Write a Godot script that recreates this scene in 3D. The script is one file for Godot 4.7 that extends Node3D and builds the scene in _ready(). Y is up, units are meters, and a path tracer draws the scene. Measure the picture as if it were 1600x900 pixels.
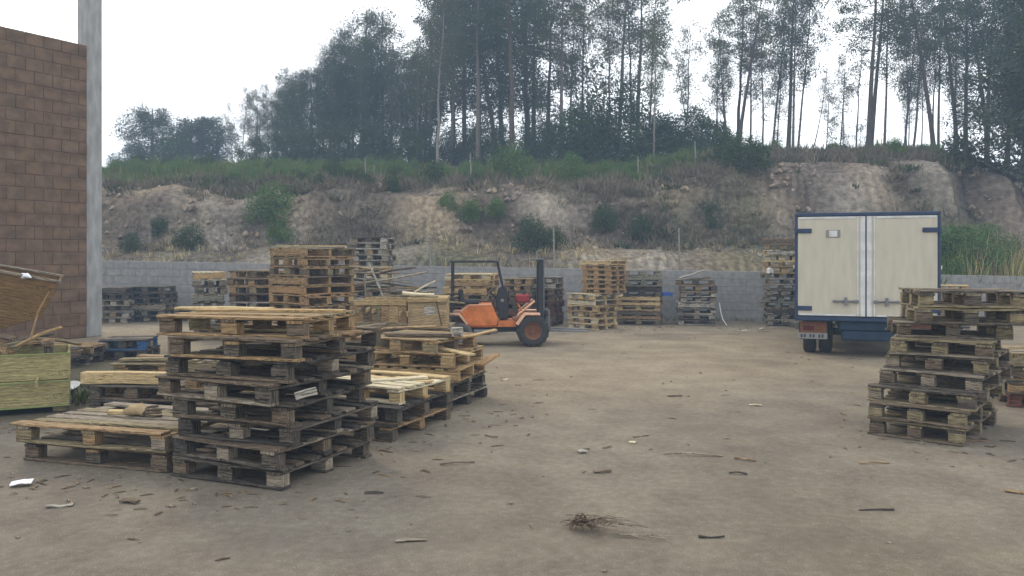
extends Node3D
# A pallet yard below a wooded bank, on a hazy bright day. Units are metres, y is up, the camera looks along -z.

var rng := RandomNumberGenerator.new()
var mats := {}
var mesh_cache := {}
var names := {}
var noise_a := FastNoiseLite.new()
var noise_b := FastNoiseLite.new()
var noise_c := FastNoiseLite.new()


# ---------------------------------------------------------------- mesh builder
class MB:
	var v := PackedVector3Array()
	var n := PackedVector3Array()
	var u := PackedVector2Array()
	var c := PackedColorArray()
	var col := Color(1, 1, 1)

	func tri(a: Vector3, b: Vector3, d: Vector3, na: Vector3, nb: Vector3, nd: Vector3, ua := Vector2.ZERO, ub := Vector2.ZERO, ud := Vector2.ZERO) -> void:
		var flip := (b - a).cross(d - a).dot(na + nb + nd) > 0.0
		v.append(a); n.append(na); u.append(ua); c.append(col)
		if flip:
			v.append(d); n.append(nd); u.append(ud); c.append(col)
			v.append(b); n.append(nb); u.append(ub); c.append(col)
		else:
			v.append(b); n.append(nb); u.append(ub); c.append(col)
			v.append(d); n.append(nd); u.append(ud); c.append(col)

	func flat(a: Vector3, b: Vector3, d: Vector3, inside: Vector3, ua := Vector2.ZERO, ub := Vector2.ZERO, ud := Vector2.ZERO) -> void:
		var m := (b - a).cross(d - a)
		if m.length_squared() < 1e-14:
			return
		m = m.normalized()
		if m.dot((a + b + d) / 3.0 - inside) < 0.0:
			m = -m
		tri(a, b, d, m, m, m, ua, ub, ud)

	func quad(a: Vector3, b: Vector3, d: Vector3, e: Vector3, inside: Vector3, ua := Vector2.ZERO, ub := Vector2(1, 0), ud := Vector2(1, 1), ue := Vector2(0, 1)) -> void:
		flat(a, b, d, inside, ua, ub, ud)
		flat(a, d, e, inside, ua, ud, ue)

	# a solid lofted through rings of equal size, flat shaded, ends closed
	func loft(rings: Array, uvo := Vector2.ZERO) -> void:
		var k: int = rings[0].size()
		var along := 0.0
		for i in rings.size() - 1:
			var p: Array = rings[i]
			var q: Array = rings[i + 1]
			var mid := Vector3.ZERO
			for j in k:
				mid += (p[j] + q[j]) / (2.0 * k)
			var step: float = ((p[0] + p[k / 2]) / 2.0).distance_to((q[0] + q[k / 2]) / 2.0)
			var around := 0.0
			for j in k:
				var j2 := (j + 1) % k
				var w: float = p[j].distance_to(p[j2])
				quad(p[j], p[j2], q[j2], q[j], mid, uvo + Vector2(along, around), uvo + Vector2(along, around + w), uvo + Vector2(along + step, around + w), uvo + Vector2(along + step, around))
				around += w
			along += step
		for e in 2:
			var r: Array = rings[0] if e == 0 else rings[-1]
			var o: Array = rings[1] if e == 0 else rings[-2]
			var mid := Vector3.ZERO
			var ins := Vector3.ZERO
			for j in k:
				mid += r[j] / float(k)
				ins += o[j] / float(k)
			for j in range(1, k - 1):
				flat(r[0], r[j], r[j + 1], ins, uvo + Vector2(r[0].y, r[0].z), uvo + Vector2(r[j].y, r[j].z), uvo + Vector2(r[j + 1].y, r[j + 1].z))

	# box with bevelled edges along its length (x), slightly uneven
	func board(l: float, h: float, w: float, r: RandomNumberGenerator, at := Transform3D(), rough := 0.004, parts := 2, bev := 0.004) -> void:
		var rings := []
		var bow := r.randf_range(-1, 1) * rough * 1.2
		for i in parts + 1:
			var t := float(i) / parts
			var x := (t - 0.5) * l
			if i == 0 or i == parts:
				x += r.randf_range(-1, 1) * rough * 1.5
			var dy := sin(t * PI) * bow
			var dz := r.randf_range(-1, 1) * rough * 0.7
			var hh := h / 2 + r.randf_range(-1, 1) * rough * 0.15
			var ww := w / 2 + r.randf_range(-1, 1) * rough * 0.6
			var b := minf(bev, minf(hh, ww) * 0.6)
			var ring := []
			for q in [[-ww + b, -hh], [ww - b, -hh], [ww, -hh + b], [ww, hh - b], [ww - b, hh], [-ww + b, hh], [-ww, hh - b], [-ww, -hh + b]]:
				ring.append(at * Vector3(x, q[1] + dy, q[0] + dz))
			rings.append(ring)
		loft(rings, Vector2(r.randf() * 3.0, r.randf() * 3.0))

	func box(size: Vector3, at := Transform3D(), bev := 0.006) -> void:
		var b := minf(bev, minf(size.x, minf(size.y, size.z)) * 0.3)
		var rings := []
		var hx := size.x / 2
		for s in [[-hx, b], [-hx + b, 0.0], [hx - b, 0.0], [hx, b]]:
			var hy: float = size.y / 2 - s[1]
			var hz: float = size.z / 2 - s[1]
			var ring := []
			for q in [[-hz + b, -hy], [hz - b, -hy], [hz, -hy + b], [hz, hy - b], [hz - b, hy], [-hz + b, hy], [-hz, hy - b], [-hz, -hy + b]]:
				ring.append(at * Vector3(s[0], q[1], q[0]))
			rings.append(ring)
		loft(rings)

	# smooth round tube through points
	func tube(pts: Array, rad: Array, sides := 8, cap := true, wob := 0.0, r: RandomNumberGenerator = null) -> void:
		var rings := []
		var nor := []
		var ref := Vector3(0.31, 0.17, 0.93)
		for i in pts.size():
			var d: Vector3 = (pts[mini(i + 1, pts.size() - 1)] - pts[maxi(i - 1, 0)]).normalized()
			var a := d.cross(ref)
			if a.length() < 0.1:
				a = d.cross(Vector3(1, 0, 0))
			a = a.normalized()
			var b := d.cross(a)
			ref = a.cross(d)
			var ring := []
			var nn := []
			for j in sides:
				var t := TAU * j / sides
				var dir := a * cos(t) + b * sin(t)
				var rr: float = rad[i]
				if wob > 0.0:
					rr *= 1.0 + r.randf_range(-wob, wob)
				ring.append(pts[i] + dir * rr)
				nn.append(dir)
			rings.append(ring)
			nor.append(nn)
		var along := 0.0
		for i in pts.size() - 1:
			var step: float = pts[i].distance_to(pts[i + 1])
			for j in sides:
				var k := (j + 1) % sides
				var u0 := float(j) / sides * TAU * float(rad[0])
				var u1 := float(j + 1) / sides * TAU * float(rad[0])
				tri(rings[i][j], rings[i][k], rings[i + 1][k], nor[i][j], nor[i][k], nor[i + 1][k], Vector2(along, u0), Vector2(along, u1), Vector2(along + step, u1))
				tri(rings[i][j], rings[i + 1][k], rings[i + 1][j], nor[i][j], nor[i + 1][k], nor[i + 1][j], Vector2(along, u0), Vector2(along + step, u1), Vector2(along + step, u0))
			along += step
		if cap:
			for e in [0, pts.size() - 1]:
				var ins: Vector3 = pts[1] if e == 0 else pts[-2]
				for j in range(1, sides - 1):
					flat(rings[e][0], rings[e][j], rings[e][j + 1], ins)

	# a wheel-like solid turned round the z axis; profile of (radius, z)
	func lathe(prof: Array, sides := 24, at := Transform3D()) -> void:
		for i in prof.size() - 1:
			var p: Vector2 = prof[i]
			var q: Vector2 = prof[i + 1]
			if p.distance_to(q) < 1e-5:
				continue
			var t := (q - p).normalized()
			var m := Vector2(t.y, -t.x)
			for j in sides:
				var a := TAU * j / sides
				var b := TAU * (j + 1) / sides
				var da := Vector3(cos(a), sin(a), 0)
				var db := Vector3(cos(b), sin(b), 0)
				var na := (da * m.x + Vector3(0, 0, m.y)).normalized()
				var nb := (db * m.x + Vector3(0, 0, m.y)).normalized()
				var p0 := at * (da * p.x + Vector3(0, 0, p.y))
				var p1 := at * (db * p.x + Vector3(0, 0, p.y))
				var q0 := at * (da * q.x + Vector3(0, 0, q.y))
				var q1 := at * (db * q.x + Vector3(0, 0, q.y))
				na = at.basis * na
				nb = at.basis * nb
				if p.x > 1e-5:
					tri(p0, p1, q1, na, nb, nb, Vector2(a, 0), Vector2(b, 0), Vector2(b, 1))
				if q.x > 1e-5:
					tri(p0, q1, q0, na, nb, na, Vector2(a, 0), Vector2(b, 1), Vector2(a, 1))

	# polygon in the xy plane pushed out between z0 and z1, with a narrow bevel
	func prism(poly: Array, z0: float, z1: float, bev := 0.008) -> void:
		var pts := PackedVector2Array(poly)
		if Geometry2D.is_polygon_clockwise(pts):
			pts.reverse()
		var inner := pts
		var got := Geometry2D.offset_polygon(pts, -bev)
		if got.size() == 1 and got[0].size() == pts.size():
			inner = got[0]
			# bring both outlines to the same start
			var best := 0
			for i in inner.size():
				if inner[i].distance_to(pts[0]) < inner[best].distance_to(pts[0]):
					best = i
			var turned := PackedVector2Array()
			for i in inner.size():
				turned.append(inner[(best + i) % inner.size()])
			inner = turned
		else:
			bev = 0.0
		var idx := Geometry2D.triangulate_polygon(inner)
		for k in range(0, idx.size(), 3):
			for z in [z0, z1]:
				var nn := Vector3(0, 0, -1 if z == z0 else 1)
				var a := inner[idx[k]]
				var b := inner[idx[k + 1]]
				var d := inner[idx[k + 2]]
				tri(Vector3(a.x, a.y, z), Vector3(b.x, b.y, z), Vector3(d.x, d.y, z), nn, nn, nn, a, b, d)
		var zz := [[z0, z0 + bev, inner, pts], [z0 + bev, z1 - bev, pts, pts], [z1 - bev, z1, pts, inner]]
		for s in zz:
			if absf(s[1] - s[0]) < 1e-6:
				continue
			for i in pts.size():
				var j := (i + 1) % pts.size()
				var e := (pts[j] - pts[i]).normalized()
				var out := Vector3(e.y, -e.x, 0)
				if s[0] == z0 and bev > 0.0:
					out = (out - Vector3(0, 0, 1)).normalized()
				elif s[1] == z1 and bev > 0.0:
					out = (out + Vector3(0, 0, 1)).normalized()
				var a := Vector3(s[2][i].x, s[2][i].y, s[0])
				var b := Vector3(s[2][j].x, s[2][j].y, s[0])
				var d := Vector3(s[3][j].x, s[3][j].y, s[1])
				var f := Vector3(s[3][i].x, s[3][i].y, s[1])
				tri(a, b, d, out, out, out)
				tri(a, d, f, out, out, out)

	func leaf(p: Vector3, d: Vector3, side: Vector3, l: float, w: float) -> void:
		var nn := d.cross(side).normalized()
		var a := p
		var b := p + d * l * 0.45 + side * w * 0.5
		var e := p + d * l
		var f := p + d * l * 0.45 - side * w * 0.5
		tri(a, b, e, nn, nn, nn)
		tri(a, e, f, nn, nn, nn)

	func done() -> ArrayMesh:
		var a := []
		a.resize(Mesh.ARRAY_MAX)
		a[Mesh.ARRAY_VERTEX] = v
		a[Mesh.ARRAY_NORMAL] = n
		a[Mesh.ARRAY_TEX_UV] = u
		a[Mesh.ARRAY_COLOR] = c
		var m := ArrayMesh.new()
		m.add_surface_from_arrays(Mesh.PRIMITIVE_TRIANGLES, a)
		return m


# ---------------------------------------------------------------- naming
func numbered(called: String) -> String:
	var k: int = names.get(called, 0)
	names[called] = k + 1
	return called if k == 0 else "%s_%03d" % [called, k]


func tag(o: Node3D, label: String, category: String, group := "", kind := "") -> Node3D:
	if label:
		o.set_meta("label", label)
	if category:
		o.set_meta("category", category)
	if group:
		o.set_meta("group", group)
	if kind:
		o.set_meta("kind", kind)
	return o


func part(called: String, mesh: Mesh, m: Material, parent: Node3D, at := Transform3D(), label := "") -> MeshInstance3D:
	var o := MeshInstance3D.new()
	o.name = called if parent != self else numbered(called)
	o.mesh = mesh
	o.material_override = m
	o.transform = at
	o.cast_shadow = GeometryInstance3D.SHADOW_CASTING_SETTING_ON
	parent.add_child(o, true)
	if label:
		o.set_meta("label", label)
	return o


func thing(called: String, label: String, category: String, at := Vector3.ZERO, turn := 0.0, group := "") -> Node3D:
	var o := Node3D.new()
	o.name = numbered(called)
	o.position = at
	o.rotation.y = deg_to_rad(turn)
	add_child(o, true)
	tag(o, label, category, group)
	return o


func lin(r: float, g: float, b: float) -> Color:
	return Color(r, g, b).linear_to_srgb()


func spot(x: float, y: float, z: float, turn := 0.0, tilt := 0.0, roll := 0.0) -> Transform3D:
	return Transform3D(Basis.from_euler(Vector3(deg_to_rad(tilt), deg_to_rad(turn), deg_to_rad(roll))), Vector3(x, y, z))


# ---------------------------------------------------------------- textures and materials
func noise_image(sz: int, seed_: int, freq: float, octaves := 4, kind := FastNoiseLite.TYPE_SIMPLEX_SMOOTH) -> PackedByteArray:
	var f := FastNoiseLite.new()
	f.seed = seed_
	f.noise_type = kind
	f.frequency = freq
	f.fractal_octaves = octaves
	f.fractal_type = FastNoiseLite.FRACTAL_FBM
	var im := f.get_seamless_image(sz, sz)
	im.convert(Image.FORMAT_L8)
	return im.get_data()


func grey_texture(data: PackedByteArray, w: int, h: int) -> ImageTexture:
	return ImageTexture.create_from_image(Image.create_from_data(w, h, false, Image.FORMAT_L8, data))


func wood_texture(seed_: int, contrast: float, knots: int) -> ImageTexture:
	var w := 512
	var h := 256
	var f := FastNoiseLite.new()
	f.seed = seed_
	f.frequency = 0.05
	f.fractal_octaves = 4
	var r := RandomNumberGenerator.new()
	r.seed = seed_
	var kn := []
	for i in knots:
		kn.append([r.randf() * w, r.randf() * h, r.randf_range(3, 7)])
	var data := PackedByteArray()
	data.resize(w * h)
	for y in h:
		for x in w:
			var bend := f.get_noise_2d(x * 0.25, y * 0.6) * 7.0
			for k in kn:
				var dx: float = (x - k[0]) * 0.35
				var dy: float = y - k[1]
				bend += k[2] * 5.0 * signf(dy) * exp(-(dx * dx + dy * dy) / (k[2] * k[2] * 6.0))
			var g := f.get_noise_2d(x * 0.05, (y + bend) * 6.0)
			var s := f.get_noise_2d(x * 0.35 + 900.0, y * 1.2)
			var val := 0.78 + contrast * (g * 0.75 + s * 0.45)
			if g < -0.33:
				val -= 0.2 * contrast
			for k in kn:
				var dx: float = (x - k[0]) * 0.6
				var dy: float = y - k[1]
				var d2: float = (dx * dx + dy * dy) / (k[2] * k[2])
				if d2 < 1.0:
					val -= 0.3 * (1.0 - d2)
			data[y * w + x] = int(clampf(val, 0.05, 1.0) * 255.0)
	return grey_texture(data, w, h)


func soil_textures() -> Array:
	var sz := 1024
	var a := noise_image(sz, 5, 0.004, 5)
	var b := noise_image(sz, 6, 0.03, 4)
	var p := noise_image(sz, 7, 0.06, 1, FastNoiseLite.TYPE_CELLULAR)
	var q := noise_image(sz, 8, 0.25, 2)
	var alb := PackedByteArray()
	alb.resize(sz * sz * 3)
	var hei := PackedByteArray()
	hei.resize(sz * sz)
	for i in sz * sz:
		var va := a[i] / 255.0
		var vb := b[i] / 255.0
		var vq := q[i] / 255.0
		var vp := p[i] / 255.0
		var peb := clampf((0.22 - vp) * 6.0, 0.0, 1.0) * (1.0 if vb > 0.55 else 0.25)
		var val := 0.63 + 0.10 * (va - 0.5) + 0.09 * (vb - 0.5) + 0.20 * (vq - 0.5) + 0.08 * peb
		var k := i * 3
		alb[k] = int(clampf(val * 1.01, 0, 1) * 255)
		alb[k + 1] = int(clampf(val * (0.985 + 0.02 * va), 0, 1) * 255)
		alb[k + 2] = int(clampf(val * (0.94 + 0.05 * vb), 0, 1) * 255)
		hei[i] = int(clampf(0.35 + 0.35 * (vb - 0.5) + 0.3 * (vq - 0.5) + 0.5 * peb, 0, 1) * 255)
	return [ImageTexture.create_from_image(Image.create_from_data(sz, sz, false, Image.FORMAT_RGB8, alb)), grey_texture(hei, sz, sz)]


func patch_texture(seed_: int, low: float, freq: float, fine: float) -> ImageTexture:
	var sz := 512
	var a := noise_image(sz, seed_, freq, 4)
	var b := noise_image(sz, seed_ + 1, 0.2, 2)
	var data := PackedByteArray()
	data.resize(sz * sz)
	for i in sz * sz:
		data[i] = int(clampf(low + (1.0 - low) * (a[i] / 255.0) + fine * (b[i] / 255.0 - 0.5), 0, 1) * 255)
	return grey_texture(data, sz, sz)


func mat(key: String, albedo: Color, tex: Texture2D = null, rough := 0.9, uvs := Vector3.ONE) -> StandardMaterial3D:
	var m := StandardMaterial3D.new()
	m.resource_name = key
	m.albedo_color = albedo
	m.roughness = rough
	m.metallic_specular = 0.3
	if tex:
		m.albedo_texture = tex
		m.uv1_scale = uvs
	mats[key] = m
	return m


func triplanar(m: StandardMaterial3D, s: float) -> StandardMaterial3D:
	m.uv1_triplanar = true
	m.uv1_scale = Vector3(s, s, s)
	return m


func make_materials() -> void:
	var w1 := wood_texture(11, 0.7, 3)
	var w2 := wood_texture(23, 0.42, 2)
	var w3 := wood_texture(37, 0.95, 3)
	var uv := Vector3(0.8, 3.2, 1)
	var tones := {
		"dark": [lin(0.125, 0.104, 0.08), w3], "dark_brown": [lin(0.185, 0.138, 0.095), w1], "black_wood": [lin(0.085, 0.074, 0.062), w3],
		"grey": [lin(0.31, 0.258, 0.19), w1], "pale_grey": [lin(0.46, 0.42, 0.35), w3], "green_grey": [lin(0.27, 0.27, 0.20), w1],
		"brown": [lin(0.37, 0.245, 0.125), w1], "warm": [lin(0.52, 0.35, 0.165), w2], "orange_wood": [lin(0.45, 0.27, 0.125), w2],
		"new": [lin(0.68, 0.51, 0.26), w2], "pale_new": [lin(0.72, 0.62, 0.42), w2], "olive": [lin(0.29, 0.235, 0.135), w1],
		"red_wood": [lin(0.16, 0.065, 0.045), w1], "blue_wood": [lin(0.05, 0.14, 0.30), w1], "crate_green": [lin(0.44, 0.38, 0.175), w2],
		"plywood": [lin(0.215, 0.128, 0.053), w2], "crate_wood": [lin(0.48, 0.34, 0.17), w2], "crate_panel": [lin(0.50, 0.36, 0.195), w2],
	}
	for k in tones:
		mat(k, tones[k][0], tones[k][1], 0.88, uv)
	var st := soil_textures()
	var soil := mat("soil", Color(1, 1, 1), st[0], 0.97, Vector3(1, 1, 1))
	soil.vertex_color_use_as_albedo = true
	soil.heightmap_enabled = true
	soil.heightmap_texture = st[1]
	soil.heightmap_scale = 0.9
	soil.metallic_specular = 0.2
	var patch := patch_texture(61, 0.82, 0.012, 0.16)
	var patch2 := patch_texture(71, 0.68, 0.008, 0.25)
	mats["patch"] = patch
	var bank := mat("bank", Color(1, 1, 1), patch_texture(81, 0.45, 0.02, 0.55), 0.97)
	triplanar(bank, 0.45)
	bank.uv1_world_triplanar = true
	bank.vertex_color_use_as_albedo = true
	bank.heightmap_enabled = true
	bank.heightmap_texture = patch_texture(91, 0.0, 0.03, 0.3)
	bank.heightmap_scale = 5.0
	bank.metallic_specular = 0.15
	for k in [["brick_a", 0.18, 0.112, 0.068], ["brick_b", 0.184, 0.116, 0.071], ["brick_c", 0.175, 0.108, 0.066], ["brick_d", 0.18, 0.118, 0.073]]:
		var b := triplanar(mat(k[0], lin(k[1], k[2], k[3]), patch2, 0.9), 0.8)
		b.uv1_world_triplanar = true
	triplanar(mat("mortar", lin(0.155, 0.098, 0.061), patch2, 0.95), 1.0)
	triplanar(mat("concrete", lin(0.33, 0.33, 0.315), patch_texture(121, 0.78, 0.01, 0.14), 0.9), 0.5)
	mats.concrete.uv1_scale = Vector3(1.2, 0.3, 1.2)
	for k in [["block_a", 0.265, 0.26, 0.248], ["block_b", 0.27, 0.265, 0.252], ["block_c", 0.26, 0.256, 0.245]]:
		var b := triplanar(mat(k[0], lin(k[1], k[2], k[3]), patch, 0.95), 0.9)
		b.uv1_world_triplanar = true
	triplanar(mat("block_mortar", lin(0.265, 0.26, 0.248), patch, 0.95), 0.7)
	# vehicles
	triplanar(mat("box_white", lin(0.45, 0.412, 0.325), patch_texture(101, 0.92, 0.012, 0.04), 0.55), 0.35)
	mats.box_white.uv1_scale = Vector3(1.1, 0.22, 1.1)
	triplanar(mat("box_trim", lin(0.58, 0.58, 0.56), patch, 0.5), 0.6)
	triplanar(mat("truck_blue", lin(0.03, 0.048, 0.095), patch, 0.5), 0.8)
	triplanar(mat("truck_blue_light", lin(0.015, 0.032, 0.06), patch, 0.5), 0.8)
	triplanar(mat("black_metal", lin(0.03, 0.03, 0.032), patch, 0.6), 1.2)
	triplanar(mat("grey_metal", lin(0.16, 0.165, 0.17), patch, 0.5), 1.5)
	mat("rubber", lin(0.045, 0.043, 0.041), patch, 0.9)
	mats["rubber"].uv1_scale = Vector3(0.5, 0.5, 1)
	mat("dusty_rubber", lin(0.115, 0.108, 0.1), patch, 0.95)
	triplanar(mat("orange", lin(0.62, 0.19, 0.05), patch_texture(111, 0.7, 0.01, 0.2), 0.45), 0.7)
	triplanar(mat("orange_pale", lin(0.72, 0.42, 0.27), patch, 0.6), 1.0)
	triplanar(mat("rust", lin(0.20, 0.085, 0.045), patch, 0.85), 2.5)
	triplanar(mat("red_paint", lin(0.27, 0.03, 0.03), patch, 0.45), 1.5)
	triplanar(mat("seat_black", lin(0.035, 0.032, 0.035), patch, 0.7), 3.0)
	mat("plate_white", lin(0.2, 0.2, 0.19), null, 0.5)
	mat("paper", lin(0.58, 0.60, 0.63), null, 0.8)
	mat("ink", lin(0.035, 0.035, 0.04), null, 0.8)
	mat("lamp_red", lin(0.085, 0.012, 0.01), null, 0.25)
	mat("lamp_amber", lin(0.16, 0.07, 0.015), null, 0.25)
	mat("white_plastic", lin(0.52, 0.51, 0.48), null, 0.6)
	mat("blue_plastic", lin(0.03, 0.07, 0.25), null, 0.5)
	mat("strap_black", lin(0.06, 0.05, 0.04), null, 0.7)
	mat("strap_green", lin(0.16, 0.21, 0.07), null, 0.7)
	mat("cardboard", lin(0.36, 0.27, 0.15), patch, 0.95)
	mat("post_grey", lin(0.24, 0.225, 0.19), patch, 0.8)
	var glass := mat("glass", Color(0.08, 0.1, 0.11, 0.35), null, 0.05)
	glass.transparency = BaseMaterial3D.TRANSPARENCY_ALPHA
	# plants
	mat("bark_pine", lin(0.13, 0.095, 0.072), w3, 0.95, Vector3(0.8, 1.5, 1))
	mat("bark_grey", lin(0.19, 0.165, 0.14), w1, 0.95, Vector3(0.6, 1.5, 1))
	mat("bark_pale", lin(0.36, 0.33, 0.28), w2, 0.9, Vector3(0.5, 1.5, 1))
	for k in [["needles", 0.055, 0.075, 0.038], ["needles_dark", 0.038, 0.052, 0.03], ["needles_olive", 0.075, 0.085, 0.034], ["needles_blue", 0.045, 0.068, 0.048], ["gum_pale", 0.095, 0.105, 0.062], ["gum_leaf", 0.07, 0.085, 0.055], ["shrub_green", 0.075, 0.135, 0.035], ["shrub_dark", 0.035, 0.06, 0.022]]:
		var l := mat(k[0], lin(k[1], k[2], k[3]), null, 0.75)
		l.vertex_color_use_as_albedo = true
		l.backlight_enabled = true
		l.backlight = Color(0.35, 0.4, 0.2)
	var tuft := mat("tuft", Color(1, 1, 1), null, 0.9)
	tuft.vertex_color_use_as_albedo = true
	tuft.metallic_specular = 0.15


# ---------------------------------------------------------------- the lie of the land
func wall_d(x: float) -> float:
	return 22.9 - (x + 10.9) * 0.046


func lerp_table(t: Array, d: float) -> float:
	if d <= t[0][0]:
		return t[0][1]
	for i in t.size() - 1:
		if d <= t[i + 1][0]:
			return lerpf(t[i][1], t[i + 1][1], (d - t[i][0]) / (t[i + 1][0] - t[i][0]))
	return t[-1][1]


const LEFT_BANK := [[21.95, 0.75], [23.0, 1.45], [24.0, 1.86], [25.0, 2.0], [25.8, 3.4], [26.6, 3.75], [29.0, 4.2], [32.0, 4.75], [36.0, 5.45], [45.0, 6.4], [60.0, 6.9], [120.0, 7.8], [400.0, 11.0]]
const RIGHT_BANK := [[21.95, 0.6], [23.0, 1.1], [24.2, 1.7], [25.0, 2.0], [26.0, 4.1], [26.8, 4.5], [30.0, 5.25], [36.0, 5.9], [45.0, 6.2], [60.0, 6.4], [120.0, 7.2], [400.0, 11.0]]


func bank_depth(x: float, d: float) -> float:
	return d - (wall_d(x) - 21.8) * clampf((60.0 - d) / 20.0, 0.0, 1.0)


func bank_y(x: float, d: float) -> float:
	var dd := bank_depth(x, d)
	var r := smoothstep(3.0, 8.5, x)
	var y := lerpf(lerp_table(LEFT_BANK, dd), lerp_table(RIGHT_BANK, dd), r)
	# the bank runs out into a gentler slope past the truck
	var e := smoothstep(14.0, 19.0, x)
	if e > 0.0:
		y = lerpf(y, lerp_table([[21.95, 0.6], [24.0, 1.5], [32.0, 4.3], [40.0, 5.9], [60.0, 6.4], [120.0, 7.2], [400.0, 11.0]], dd), e)
	var face := smoothstep(24.2, 25.6, dd) * (1.0 - smoothstep(28.0, 31.0, dd))
	face *= lerpf(1.0, 1.0 - smoothstep(25.9, 26.6, dd), r)
	y += face * (noise_a.get_noise_2d(x * 30.0, d * 7.0) * lerpf(0.40, 0.16, r) + noise_b.get_noise_2d(x * 70.0, d * 30.0) * 0.22)
	y += smoothstep(22.2, 23.5, dd) * (noise_a.get_noise_2d(x * 9.0 + 300.0, d * 9.0) * lerpf(0.22, 0.13, r) + noise_b.get_noise_2d(x * 30.0, d * 30.0 + 90.0) * 0.10) * (1.0 - smoothstep(60.0, 120.0, dd))
	return y


func bank_bare(x: float, d: float) -> float:
	# how bare the earth is: 1 on the cut face and the ledge behind the wall, 0 where plants cover it
	var dd := bank_depth(x, d)
	var r := smoothstep(3.5, 9.0, x)
	var top := lerpf(26.6, 26.9, r)
	var face := smoothstep(24.0, 25.0, dd) * (1.0 - smoothstep(top, top + 0.9, dd))
	var p := noise_a.get_noise_2d(x * 14.0 + 50.0, d * 26.0) * 0.9 + noise_b.get_noise_2d(x * 34.0, d * 22.0) * 0.5
	var want := 0.16 + 0.35 * smoothstep(6.0, 10.0, x) + 0.20 * (1.0 - smoothstep(-8.5, -5.0, x)) - 0.45 * smoothstep(3.2, 5.0, x) * (1.0 - smoothstep(6.2, 8.2, x))
	var b := face * clampf((p + want) * 2.2 + 0.3, 0.0, 1.0)
	var ledge := smoothstep(21.9, 22.6, dd) * (1.0 - smoothstep(24.2, 25.0, dd))
	return maxf(b, ledge * clampf(0.55 + p * 1.1 - 0.9 * smoothstep(9.6, 10.6, x), 0.0, 1.0))


func steps(list: Array) -> PackedFloat32Array:
	# [[from, to, step], ...] as one rising run of numbers
	var out := PackedFloat32Array()
	for s in list:
		var k := int(round((s[1] - s[0]) / s[2]))
		for i in k:
			out.append(s[0] + (s[1] - s[0]) * i / k)
	out.append(list[-1][1])
	return out


func grid_mesh(xs: PackedFloat32Array, ds: PackedFloat32Array, height: Callable, tint: Callable, uvs: float, shift: Callable) -> ArrayMesh:
	var nx := xs.size()
	var v := PackedVector3Array()
	var c := PackedColorArray()
	var u := PackedVector2Array()
	for d in ds:
		for x in xs:
			var y: float = height.call(x, d)
			v.append(Vector3(x, y, -d) + shift.call(x, d))
			c.append(tint.call(x, d))
			u.append(Vector2(x, d) * uvs)
	var n := PackedVector3Array()
	n.resize(v.size())
	var idx := PackedInt32Array()
	for j in ds.size() - 1:
		for i in nx - 1:
			var a := j * nx + i
			for t in [[a, a + nx, a + 1], [a + 1, a + nx, a + nx + 1]]:
				idx.append(t[0]); idx.append(t[1]); idx.append(t[2])
				var m: Vector3 = (v[t[2]] - v[t[0]]).cross(v[t[1]] - v[t[0]])
				for k in t:
					n[k] += m
	for i in n.size():
		n[i] = n[i].normalized()
	var arr := []
	arr.resize(Mesh.ARRAY_MAX)
	arr[Mesh.ARRAY_VERTEX] = v
	arr[Mesh.ARRAY_NORMAL] = n
	arr[Mesh.ARRAY_TEX_UV] = u
	arr[Mesh.ARRAY_COLOR] = c
	arr[Mesh.ARRAY_INDEX] = idx
	var mesh := ArrayMesh.new()
	mesh.add_surface_from_arrays(Mesh.PRIMITIVE_TRIANGLES, arr)
	return mesh


func yard_y(x: float, d: float) -> float:
	if d < 2.0 or d > 26.0 or absf(x) > 22.0:
		return 0.0
	var y := noise_a.get_noise_2d(x * 8.0, d * 8.0) * 0.022 + noise_b.get_noise_2d(x * 40.0, d * 40.0) * 0.010
	# wheel ruts that curve from the foreground towards the truck
	for k in 4:
		var path: float = [0.9, 2.3, 3.1, -0.2][k] + 0.018 * (d - 5.0) * (d - 5.0) * [0.9, 0.9, 0.5, 1.1][k]
		y -= 0.012 * exp(-pow((x - path) / 0.16, 2.0)) * clampf(noise_a.get_noise_2d(x * 3.0 + 40.0 * k, d * 5.0) * 2.0 + 0.5, 0.0, 1.0)
	return y


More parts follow.
